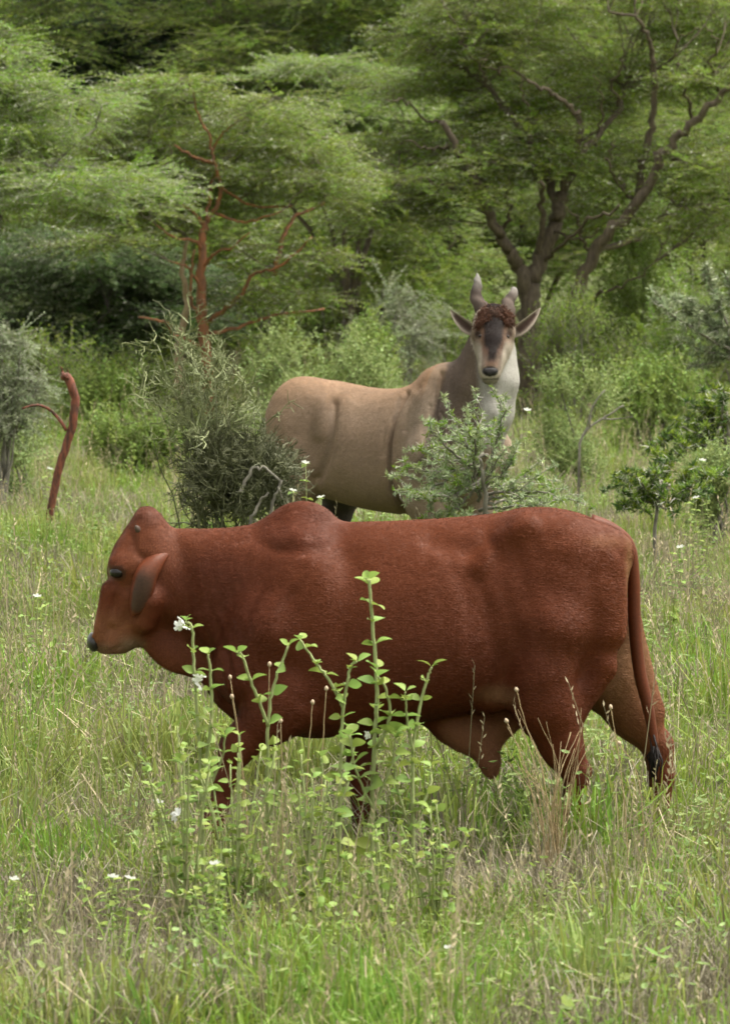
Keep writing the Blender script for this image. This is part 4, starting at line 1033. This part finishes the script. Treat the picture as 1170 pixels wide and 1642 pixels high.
for lab, d, cx, t, bt, wd, sr, n, ss in (
        ('bright green shrub growing left of the eland neck', 52, 590, 520, 690, 190, 'leafy', 900, .9),
        ('grey green twiggy shrub above the back of the eland', 58, 640, 440, 640, 210, 'ac_grey', 420, .9),
        ('pale leafy shrub between the red trunk and the eland rump', 50, 450, 540, 720, 170, 'leafy_pale', 900, .9),
        ('bright green shrub right of the large acacia trunk', 62, 1010, 350, 560, 260, 'leafy', 1300, 1.1),
        ('yellow green bush at the right, above the grey thorn bush', 56, 1110, 430, 660, 230, 'ac_bright', 700, .8),
        ('dark green shrub at the foot of the large acacia', 58, 930, 480, 650, 220, 'leafy_mid', 900, 1.0),
        ('low leafy shrub right of the eland chest', 44, 900, 600, 740, 170, 'leafy_pale', 800, .8),
        ('bright green weed bush under the dark umbrella acacia', 45, 235, 690, 800, 190, 'leafy', 900, .8),
        ('low green bush at the left edge beside the red stump', 42, 30, 690, 830, 150, 'leafy_pale', 700, .8),
        ('mid green shrub at the foot of the red-barked acacia', 58, 190, 590, 720, 220, 'leafy_mid', 800, .9),
        ('leafy green shrub at the right edge below the grey thorn branches', 36, 1150, 730, 880, 150, 'leafy_pale', 700, .7)):
    shrub('leafy_shrub', lab, d, cx, t, bt, wd, sr, n, group=GS, sscale=ss)
shrub('grey_bush', 'pale grey green bush at the left edge, above the red stump', 40, 0, 512, 700, 165, 'ac_grey', 900, sscale=.6, cat='bush', lobes=12, lowf=.5)
# twiggy bush beside the eland rump: open and pale above, dense and dark below
def twig_bush():
    d = 28.6; s = sc(d); p0 = P(365, 900, d); bz = G(p0.x, d); base = Vector((p0.x, d, bz))
    o = empty('twiggy_bush', base, 'tangled leafless grey green bush of thin sticks left of the eland rump', 'bush'); b = MB()
    def region(cx, cy, rx, ry, rd, n):
        q = RNG.normal(0, 1, (n,3)); q /= np.linalg.norm(q,axis=1)[:,None]; q *= (RNG.random(n)**.5)[:,None]
        c = P(cx, cy, d); p = np.array(c) + q*np.array([rx/s, rd, ry/s])
        for _ in range(4):
            e = Vector(p[random.randrange(n)]); m = (base + Vector((0,0,.1))).lerp(e,.5) + Vector((random.gauss(0,.06), random.gauss(0,.06), .05))
            b.tube(spline([base + Vector((random.gauss(0,.09),random.gauss(0,.06),-.05)), m, e], 4, .012), [.007,.002], 4)
        return p, np.stack([q[:,1]*-.8+RNG.normal(0,.6,n), q[:,0]*.8+RNG.normal(0,.6,n), RNG.random(n)*6.28],1)
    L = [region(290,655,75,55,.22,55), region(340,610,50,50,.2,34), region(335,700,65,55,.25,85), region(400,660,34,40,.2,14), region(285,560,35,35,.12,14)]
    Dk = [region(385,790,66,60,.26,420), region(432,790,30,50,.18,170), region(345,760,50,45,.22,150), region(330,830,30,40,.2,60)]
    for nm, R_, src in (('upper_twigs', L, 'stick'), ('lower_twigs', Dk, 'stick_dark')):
        A = np.concatenate([r[0] for r in R_]); B_ = np.concatenate([r[1] for r in R_])
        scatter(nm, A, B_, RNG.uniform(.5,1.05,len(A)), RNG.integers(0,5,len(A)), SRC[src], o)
    for pts in ([(300,640),(290,580),(275,520),(262,490),(245,480)], [(330,640),(322,600),(300,560)], [(360,640),(372,590),(395,560)], [(270,660),(235,640),(205,632)], [(262,500),(280,540),(300,575)]):
        b.tube(spline([P(x,y,d-.1) for x,y in pts], 5, .006), [.004,.0018], 4)
    b.build('stems', M['stick_dark'], o)
    b = MB()
    for pts in ([(385,790),(400,760),(420,748),(445,770),(452,800)], [(430,840),(440,800),(452,770)], [(400,845),(412,810),(430,790)]):
        b.tube(spline([P(x,y,d-.3) for x,y in pts], 5, .006), [.012,.006], 5)
    b.build('dead_stem', M['bark_grey'], o)
twig_bush()

# whistling-thorn bushes: bare shoots clad in short leaf tufts and white thorns
def thorn_bush(label, d, root, shoots, src, group=None, dens=46, ts=1.0, spread=.10, name='thorn_bush', sub=3):
    s = sc(d); p0 = P(root[0], root[1], d); bz = G(p0.x, d); base = Vector((p0.x, d, bz)); o = empty(name, base, label, 'thorn bush', group)
    A = []; pth = []
    for i, (pts, w0_) in enumerate(shoots):
        dr = random.uniform(-.35,.35); q = [P(x, y, d + dr*k/(len(pts)-1)) for k, (x,y) in enumerate(pts)]
        if i == 0: q[0] = base - Vector((0,0,.05))
        q = spline(q, 6, .006); b = MB(); b.tube(q, [w0_/s/2, w0_/s/5], 6, wob=.2); b.build('trunk' if i == 0 else 'shoot', M['bark_grey'], o)
        if i: pth.append((q, 1.0))
        for _ in range(sub if i else 0):
            g = q[random.randrange(len(q)//3, len(q))]; dv = (q[-1]-q[0]).normalized()
            e = g + (dv + Vector((random.gauss(0,.6), random.gauss(0,.6), random.gauss(.05,.4)))).normalized()*random.uniform(.08,.24)
            pth.append((spline([g, g.lerp(e,.5)+Vector((0,0,.015)), e], 3), .9))
    t = MB()
    for q, k in pth[:]:
        if k < 1: t.tube(q, [.004,.002], 3)
        for a, e in zip(q[len(q)//5:-1], q[len(q)//5+1:]):
            n = max(1, int((e-a).length*dens + random.random()))
            for j in range(n): A.append(a.lerp(e, random.random()))
        A.append(q[-1])
    if t.v: t.build('side_shoots', M['bark_grey'], o, kind='stuff')
    n = len(A); A = np.array([list(p) for p in A]) + RNG.normal(0,.006,(n,3))
    scatter('leaf_tufts', A, np.stack([RNG.normal(0,.7,n), RNG.normal(0,.7,n), RNG.random(n)*6.28],1), ts*RNG.uniform(.6,1.2,n), RNG.integers(0,4,n), SRC[src], o)
    return o
def shoots_to(cx, cy, ends, w=6):
    o = []
    for (x, y) in ends:
        o.append(([(cx + random.uniform(-12,12), cy + random.uniform(-18,40)), ((cx+x)/2 + random.uniform(-8,8), (cy+y)/2 + random.uniform(2,16)), (x, y)], w))
    return o
thorn_bush('green whistling thorn bush hiding the front legs of the eland', 28.0, (775,1040),
    [([(775,1040),(776,930),(778,830),(775,770),(768,735)], 12)] +
    shoots_to(770,740, [(690,690),(700,715),(720,662),(752,690),(772,662),(812,655),(660,768),(680,755),(640,790),(730,700)]) +
    shoots_to(775,780, [(700,790),(665,800),(715,825),(850,765),(880,790),(905,800),(860,812),(820,742),(835,800),(740,760),(760,720),(810,720),(700,740),(720,770)]) +
    shoots_to(775,825, [(690,835),(740,840),(830,840),(870,835)]), 'tuft_green', dens=38, ts=.66, sub=5)
GT = 'grey green thorn bushes along the right edge'
thorn_bush('thorn bush at the right edge with whitish branch tips level with the eland horns', 40, (1190,860),
    [([(1190,860),(1185,760),(1190,640),(1180,520)], 10)] + shoots_to(1185,560, [(1045,480),(1060,490),(1085,478),(1110,500),(1130,440),(1165,445),(1150,470),(1120,560),(1100,590),(1230,480),(1240,540),(1140,520)]), 'tuft_grey', GT, dens=50, ts=1.2)
thorn_bush('thorn bush at the right edge with dark tufts level with the eland chest', 37, (1180,900),
    [([(1180,900),(1178,800),(1170,720),(1165,660)], 9)] + shoots_to(1165,690, [(1060,700),(1080,680),(1100,670),(1130,640),(1160,625),(1090,715),(1120,700),(1070,730),(1150,655),(1210,640),(1230,700)]), 'tuft_dark', GT, dens=55, ts=1.2)
thorn_bush('small dark thorn bush with a thin bare stem above the rump of the bull', 33, (1052,880),
    [([(1052,880),(1052,830),(1056,800),(1062,785)], 8)] + shoots_to(1060,785, [(1015,775),(1022,765),(1040,755),(1075,752),(1100,765),(1120,770),(1135,760),(1110,790),(1085,800),(1025,790),(1000,812)], 5), 'tuft_dark', GT, dens=60, ts=1.1)

# dead wood
def deadwood(name, label, cat, d, paths, mat, bark_rough=.12):
    p0 = P(*paths[0][0][0], d); base = Vector((p0.x, d, G(p0.x, d))); o = empty(name, base, label, cat)
    for i, (pts, w0_, w1_) in enumerate(paths):
        q = spline([P(x, y, d + (random.uniform(-.05,.05) if i else 0)) for x, y in pts], 3, .003)
        if i == 0: q[0].z = base.z - .1
        s = sc(d); b = MB(); b.tube(q, [w0_/s/2, w1_/s/2], 12, wob=bark_rough); b.build('trunk' if i == 0 else 'branch', M[mat], o)
    return o
deadwood('dead_stump', 'bent dead reddish trunk standing alone in the grass at the left', 'dead trunk', 36, [
    ([(66,925),(70,880),(78,830),(90,775),(100,735),(113,695),(120,655),(119,632),(111,610),(103,600)], 12, 15),
    ([(104,604),(100,596),(97,588)], 8, 1), ([(108,606),(109,598),(107,592)], 6, 1),
    ([(106,690),(85,660),(60,650),(35,655)], 6, 3)], 'burnt', .08)
deadwood('fallen_branch', 'dark dead branch lying in the grass right of the tail of the bull', 'branch', 23.0, [
    ([(1135,1190),(1125,1165),(1108,1140),(1080,1122)], 10, 5), ([(1120,1160),(1135,1150)], 5, 3), ([(1108,1140),(1100,1128)], 4, 2), ([(1128,1180),(1095,1190),(1085,1188)], 6, 3)], 'bark_dark', .3)
deadwood('bare_branch', 'thin bare grey branch leaning in the weeds right of the eland', 'branch', 40, [
    ([(925,720),(940,690),(975,665),(1000,650)], 5, 2), ([(945,685),(950,650),(970,625)], 3, 2), ([(965,672),(990,672),(1015,668)], 3, 1)], 'bark_grey', .2)

# the wooded slope far behind, one mass
def far_bush():
    A = []; B_ = []; Sx = []
    for k in range(210):
        d = random.uniform(84, 150); x = random.uniform(-.105, .105) * d * 1.25; h = random.uniform(2.5, 5.2); R = random.uniform(1.2, 2.4)
        n = 150; q = RNG.normal(0,1,(n,3)); q /= np.linalg.norm(q,axis=1)[:,None]; q *= (RNG.random(n)**.4)[:,None]
        p = np.array([x, d, G(x, d) + h*.55]) + q*np.array([R, R, h*.5]); A.append(p)
        B_.append(np.stack([RNG.normal(0,.4,n), RNG.normal(0,.4,n), RNG.random(n)*6.28],1)); Sx.append(RNG.uniform(1.8,3.2,n))
    A = np.concatenate(A); n = len(A)
    scatter('bushland', A, np.concatenate(B_), np.concatenate(Sx), RNG.integers(0,4,n), SRC['far'])
far_bush()
# ------------------------------------------------------------------ grass and weeds underfoot (masses)
TU = {'fresh': [tuft(i, M['grass_fresh']) for i in range(4)] , 'pale': [tuft(10+i, M['grass_pale'], nb=26, lean=.5, seeds=0) for i in range(4)],
      'dry': [tuft(20+i, M['grass_dry'], nb=14, H=.33, w=.004, lean=.9, seeds=1) for i in range(4)],
      'grey': [tuft(30+i, M['grass_grey'], nb=30, H=.24, rad=.09, w=.0035, lean=.9) for i in range(3)],
      'weed': [rosette(i, M['weed'], n=18, H=.22) for i in range(3)] + [rosette(5+i, M['weed_pale'], n=30, L=.032, W=.015, H=.34) for i in range(3)]}
GSRC = TU['fresh'] + TU['pale'] + TU['dry'] + TU['grey'] + TU['weed']
OFF = {'fresh': (0,4), 'pale': (4,4), 'dry': (8,4), 'grey': (12,3), 'weed': (15,6)}
def field(name, y0, y1, dens, hs):
    n0 = int((y1-y0) * (.0716*(y0+y1) + 3.4) * dens)
    y = RNG.uniform(y0, y1, n0); x = RNG.uniform(-1, 1, n0) * (.0716*y + 1.7)
    a = vnoise(x, y, .9, 3); b = vnoise(x+40, y+11, .55, 2); c = vnoise(x+9, y+77, 1.6, 2); r = RNG.random(n0)
    far = sstep(24, 40, y)
    kind = np.full(n0, 'pale', dtype=object)
    kind[r < sstep(.42,.62,a)*.85] = 'fresh'
    r2 = RNG.random(n0); kind[r2 < .09 + .24*sstep(.46,.62,c)] = 'dry'
    r3 = RNG.random(n0); kind[r3 < .04 + .85*sstep(.47,.6,b)] = 'grey'
    for cx, cy, rx, ry in ((-.95,18.2,.55,1.0),(-.55,15.9,.5,.5),(.75,15.9,.55,.7),(1.0,17.6,.5,.7),(-.9,21.5,.6,1.2),(.2,15.0,.3,.35),(1.0,22.5,.6,1.3),(-.1,16.9,.25,.3)):
        e = np.exp(-((x-cx)/rx)**2 - ((y-cy)/ry)**2); kind[RNG.random(n0) < e*.42] = 'grey'; kind[RNG.random(n0) < e*.22] = 'dry'
    r4 = RNG.random(n0); kind[r4 < .10 + .30*sstep(.52,.68,c[::-1])*(1-far*.4)] = 'weed'
    pick = np.array([OFF[k][0] + random.randrange(OFF[k][1]) for k in kind])
    scl = RNG.uniform(.6, 1.2, n0) * hs * (.45 + 1.0*vnoise(x+3, y-8, .6, 2))
    scl = np.where(kind == 'grey', scl*1.25, scl); scl *= 1 - .3*np.exp(-((x-.15)/.35)**2 - ((y-16.9)/.9)**2)
    # lower growth right around the bull's feet, a worn line past it
    z = gz(x, y) - .01
    rot = np.stack([RNG.normal(0,.1,n0), RNG.normal(0,.1,n0), RNG.random(n0)*6.28], 1)
    scatter(name, np.stack([x,y,z],1), rot, scl, pick, GSRC)
field('foreground_grass', 12.5, 17.4, 270, 1.05)
field('mid_grass', 17.4, 30, 165, 1.15)
field('far_grass', 30, 48, 85, 1.15)
field('distant_grass', 48, 80, 42, 1.4)

# ------------------------------------------------------------------ flowering herbs and seed stalks (things)
def leaf_mesh(mat, L=1.0, W=.72, fold=.18, droop=.15):
    v = []; f = []; prof = [(0,.0),(.12,.42),(.3,.9),(.5,1.0),(.7,.8),(.88,.42),(1,0)]
    for t, w_ in prof:
        z = -droop*t*t; v += [(t*L, w_*W/2, z + fold*w_*.5), (t*L, 0, z), (t*L, -w_*W/2, z + fold*w_*.5)]
    for i in range(len(prof)-1):
        a = i*3; f += [(a,a+1,a+4,a+3),(a+1,a+2,a+5,a+4)]
    return mesh('leaf', v, f, mat, True)
LEAF = [leaf_mesh(M['herb_leaf'], W=w_, fold=fo, droop=dr) for w_, fo, dr in ((.76,.25,.25),(.64,.35,.35),(.82,.2,.45))]
def petal_flower(r=.018):
    b = MB()
    for k in range(5):
        a = 2*math.pi*k/5; d = Vector((math.cos(a), math.sin(a), .25)); sd = Vector((-math.sin(a), math.cos(a), 0))
        b.v += [Vector((0,0,0)), d*r*.5 + sd*r*.4, d*r + sd*r*.3 + Vector((0,0,.003)), d*r*1.05, d*r - sd*r*.3, d*r*.5 - sd*r*.4]
        o = k*6; b.f += [(o,o+1,o+2,o+3),(o,o+3,o+4,o+5)]
    return mesh('flower', b.v, b.f, M['petal'])
FLOW = petal_flower()
def put(name, me, parent, pos, d, size, roll=0):
    o = bpy.data.objects.new(name, me); link(o, parent); o.location = Vector(pos) - BASE[parent]
    x = d.normalized(); y = Vector((0,0,1)).cross(x); y = y.normalized() if y.length > .05 else Vector((0,1,0)); z = x.cross(y)
    R = Matrix((x, y, z)).transposed(); o.rotation_euler = (R @ Matrix.Rotation(roll, 3, 'X')).to_euler(); o.scale = (size,)*3
    return o
def herb(label, d, stems, flowers=(), group=None, step=26, size=25, low=1.0, name='flowering_herb', dr=.12):
    s = sc(d); p0 = P(stems[0][0][0][0], 1200, d); base = Vector((p0.x, d, G(p0.x, d))); o = empty(name, base, label, 'plant', group)
    for i, (pts, w_) in enumerate(stems):
        dd = random.uniform(-dr, dr) if i else 0
        q = [P(x, y, d + dd*k/(len(pts)-1)) for k, (x, y) in enumerate(pts)]
        if i == 0 or pts[0][1] > 1390: q[0].z = base.z - .03
        q = spline(q, 8, .0012); b = MB(); b.tube(q, [w_/s/2, w_/s/2*.55], 7); st = b.build('stem', M['herb_stem'], o)
        acc = 0; k = random.randrange(2); ln = sum((q[j+1]-q[j]).length for j in range(len(q)-1)); run = 0
        for j in range(len(q)-1):
            seg = (q[j+1]-q[j]).length; acc += seg; run += seg
            if acc*s > step*random.uniform(.8,1.25) or j == len(q)-2:
                acc = 0; k += 1; t = run/ln; tip = j >= len(q)-3
                for sg in (0, math.pi):
                    a = k*1.45 + sg + random.uniform(-.35,.35)
                    dv = Vector((math.cos(a), math.sin(a), 1.0 if tip else random.uniform(.0,.9)))
                    sz = size/s*1.12*(random.uniform(.7,1.15))*(1.0 - .28*t)
                    put('leaf', random.choice(LEAF), o, q[j+1] + dv.normalized()*.004, dv, sz, random.gauss(0,.6))
                if random.random() < .6:
                    a = random.uniform(0,6.28); dv = Vector((math.cos(a), math.sin(a), .8)); put('leaf', LEAF[1], o, q[j+1], dv, size/s*.45)
    for x, y, r in flowers:
        for k in range(3):
            put('flower', FLOW, o, P(x + random.uniform(-4,4), y + random.uniform(-6,6), d - .02), Vector((random.gauss(0,.6), -1, random.gauss(.3,.5))), r*random.uniform(.8,1.1), random.uniform(0,3))
    return o
GH = 'leafy herbs growing in front of the bull'
herb('tallest leafy green stem rising in front of the ribs of the bull', 16.2, [
    ([(592,1480),(596,1330),(600,1200),(604,1110),(598,1010),(592,930)], 9),
    ([(604,1200),(625,1150),(618,1105),(606,1085)], 6), ([(598,1300),(570,1235),(560,1180)], 5), ([(600,1290),(628,1225),(634,1180)], 5)], [(590,1177,.8)], GH, step=24, size=31)
herb('two-branched leafy stem left of the tallest herb', 16.35, [
    ([(548,1470),(544,1330),(546,1210),(552,1125),(562,1070),(572,1062)], 7), ([(550,1135),(530,1095),(505,1062),(481,1026)], 6), ([(545,1330),(520,1260),(515,1215)], 5), ([(546,1260),(566,1215),(560,1170)], 5)], [], GH, step=25, size=28)
herb('forked leafy stem with a bare lower stalk below the shoulder of the bull', 16.3, [
    ([(430,1460),(428,1320),(430,1160),(440,1095),(462,1036)], 7), ([(430,1165),(408,1108),(388,1052),(380,1048)], 6), ([(428,1320),(448,1250),(440,1195)], 5)], [], GH, step=40, size=27)
herb('right-hand leafy herb with a forked top under the belly of the bull', 16.25, [
    ([(664,1480),(662,1330),(662,1200),(672,1140),(684,1090),(692,1070)], 7), ([(662,1210),(652,1150),(650,1110)], 5), ([(663,1330),(690,1260),(690,1230)], 5), ([(662,1340),(635,1260),(632,1225)], 5)], [], GH, step=30, size=28)
herb('leafy herb carrying white flowers below the dewlap of the bull', 16.2, [
    ([(328,1480),(324,1330),(318,1180),(312,1080),(308,1010),(298,996)], 7), ([(322,1270),(338,1170),(338,1090),(334,1050)], 7), ([(320,1300),(290,1210),(285,1165)], 5), ([(322,1290),(355,1220),(360,1180)], 5)], [(292,999,1.15),(318,1093,1.15),(281,1306,1.0)], GH, step=28, size=27)
# broad leafy growth lower down
for i, (x, top, lab) in enumerate(((378,1180,'bushy low herb between the white-flowered herb and the forked stem'), (490,1210,'low leafy herb in front of the chest of the bull'),
        (300,1200,'low leafy herb left of the white-flowered herb'), (610,1330,'low leafy herb at the foot of the tallest stem'), (430,1330,'broad low herb at the foot of the forked stem'),
        (700,1290,'low leafy herb right of the fork-topped herb'), (510,1400,'broad-leaved herb at bottom centre of the meadow'), (350,1370,'leafy herb at the foot of the white-flowered herb'), (620,1480,'broad-leaved herb near the bottom edge, below the tallest stem'))):
    d = 15.9 - .1*(i % 4) - (.5 if top > 1380 else 0)
    y0 = 1500 if top < 1380 else 1600
    st = [([(x, y0), (x + random.uniform(-8,8), (y0+top)/2), (x + random.uniform(-10,10), top)], 6)]
    for k in range(7):
        e = x + random.uniform(-74,74); st.append(([(x, y0-20), ((x+e)/2, (y0+top)/2 + 10), (e, top + random.uniform(10,90))], 5))
    herb(lab, d, st, [], 'low leafy herbs in the foreground', step=20, size=19)
# small white-flowered weeds dotted over the meadow
def small_weed(label, px, py, d, h, n=3, fl=1, group='small white-flowered weeds in the grass'):
    s = sc(d); p = P(px, py, d); base = Vector((p.x, d, G(p.x, d))); zt = p.z - base.z
    o = empty('white_flowered_weed', base, label, 'plant', group)
    for k in range(n):
        e = Vector((p.x + random.gauss(0,.05)*(k>0), d + random.gauss(0,.04), base.z + zt*(1 if k == 0 else random.uniform(.7,.97))))
        q = spline([base + Vector((random.gauss(0,.02),0,-.03)), base.lerp(e,.5) + Vector((random.gauss(0,.02),0,0)), e], 6); b = MB(); b.tube(q, [.004,.002], 5); b.build('stem', M['herb_stem'], o)
        for j in range(3, len(q), 1):
            a = j*1.6 + random.random()
            for sg in (0, math.pi):
                dv = Vector((math.cos(a+sg), math.sin(a+sg), random.uniform(0,.6))); put('leaf', random.choice(LEAF), o, q[j], dv, random.uniform(.022,.04)*(1 + (d-16)*.012), random.uniform(-.4,.4))
        if k < fl: put('flower', FLOW, o, e + Vector((0,-.02,.01)), Vector((random.gauss(0,.4), -1, .5)), 1.0 + (d-16)*.02)
for px, py, d, lab in ((80,755,37,'white-flowered weed right against the red stump'), (490,745,27.5,'pale green flowering weed in front of the rump of the eland'), (515,800,26.5,'small weed with white flower just above the hump of the bull'),
        (470,790,27,'leafy weed between the twiggy bush and the eland'), (845,660,29,'white-flowered weed right of the neck of the eland'), (900,635,45,'small white-flowered weed right of the large acacia trunk'),
        (1115,800,30,'white-flowered weed below the right-hand thorn bushes'), (1125,740,34,'white-flowered weed among the right-hand thorn bushes'), (345,1390,15.3,'white flower beside the low herbs in the foreground'),
        (310,1560,14.6,'white flower near the bottom edge, left of centre'), (210,1412,15.4,'white flower in the grass at the lower left'), (25,1415,15.4,'white flower at the lower left edge'), (185,1405,15.5,'tiny white flower beside another at the lower left'),
        (660,1050,21,'weed half hidden behind the belly of the bull'), (720,1520,14.8,'weed with white flower near the bottom centre'), (255,1290,16.6,'white-flowered weed below the muzzle of the bull'),
        (1000,940,24,'white-flowered weed behind the tail of the bull'), (60,960,24,'white-flowered weed at the left edge behind the bull'), (1090,880,27,'white-flowered weed in the pale grass at the right')):
    small_weed(lab, px, py, d, .4)
def seed_stalk(label, pts, d, r=3.4):
    s = sc(d); q = [P(x, y, d) for x, y in pts]; base = Vector((q[0].x, d, G(q[0].x, d))); q[0].z = base.z - .02
    o = empty('seed_stalk', base, label, 'grass stalk', 'dry seed-headed stalks'); q = spline(q, 7, .0008)
    b = MB(); b.tube(q, [.0022,.0014], 5); b.build('stalk', M['straw'], o)
    t = (q[-1]-q[-2]).normalized(); b = MB(); L = r*2.6/s; b.tube([q[-1]-t*L*.4, q[-1]-t*L*.2, q[-1]+t*L*.15, q[-1]+t*L*.45, q[-1]+t*L*.6], [.001, r/s*.8, r/s, r/s*.6, .001], 8, wob=.3); b.build('seed_head', M['seed'], o)
for lab, pts, d in (('seed-headed stalk below the throat of the bull, upper of two', [(392,1400),(388,1240),(369,1087)], 16.9), ('seed-headed stalk below the throat of the bull, lower of two', [(400,1400),(392,1260),(372,1118)], 16.9),
        ('seed-headed stalk in front of the brisket, short', [(455,1400),(452,1260),(450,1157)], 16.8), ('seed-headed stalk in front of the brisket, tall and straight', [(490,1400),(492,1260),(501,1127)], 16.8),
        ('thin stalk left of the two-branched herb', [(512,1400),(516,1240),(523,1105)], 16.9), ('tall stalk with pale head in front of the flank of the bull', [(905,1420),(872,1250),(845,1170),(828,1107)], 17.0),
        ('pale-headed stalk in front of the sheath of the bull', [(880,1420),(850,1260),(812,1157)], 17.0), ('short pale-headed stalk between the hind legs', [(1010,1420),(1000,1280),(979,1135)], 17.0), ('bent seed stalk in front of the far hind leg', [(1040,1430),(1025,1260),(993,1193)], 17.1),
        ('slim seed stalk in front of the shoulder of the bull', [(430,1400),(428,1240),(432,1066)], 17.0)):
    seed_stalk(lab, pts, d)
def straw_clump():
    d = 17.1; base = Vector((P(885,1400,d).x, d, G(.6,d))); o = empty('dry_grass_clump', base, 'clump of tall straw-coloured grass in front of the near hind leg', 'grass clump'); b = MB()
    for k in range(34):
        x = random.gauss(890,16); e = (x + random.uniform(-75,60), random.uniform(1130,1270)); m = ((x*1.4+e[0]*.6)/2, (1400+e[1])/2 - 20)
        q = [base + Vector((random.gauss(0,.03), random.gauss(0,.06), -.02)), P(*m, d + random.gauss(0,.06)), P(*e, d + random.gauss(0,.1))]
        b.tube(spline(q, 5), [.0024,.0008], 3)
    b.build('blades', M['straw'], o)
straw_clump()
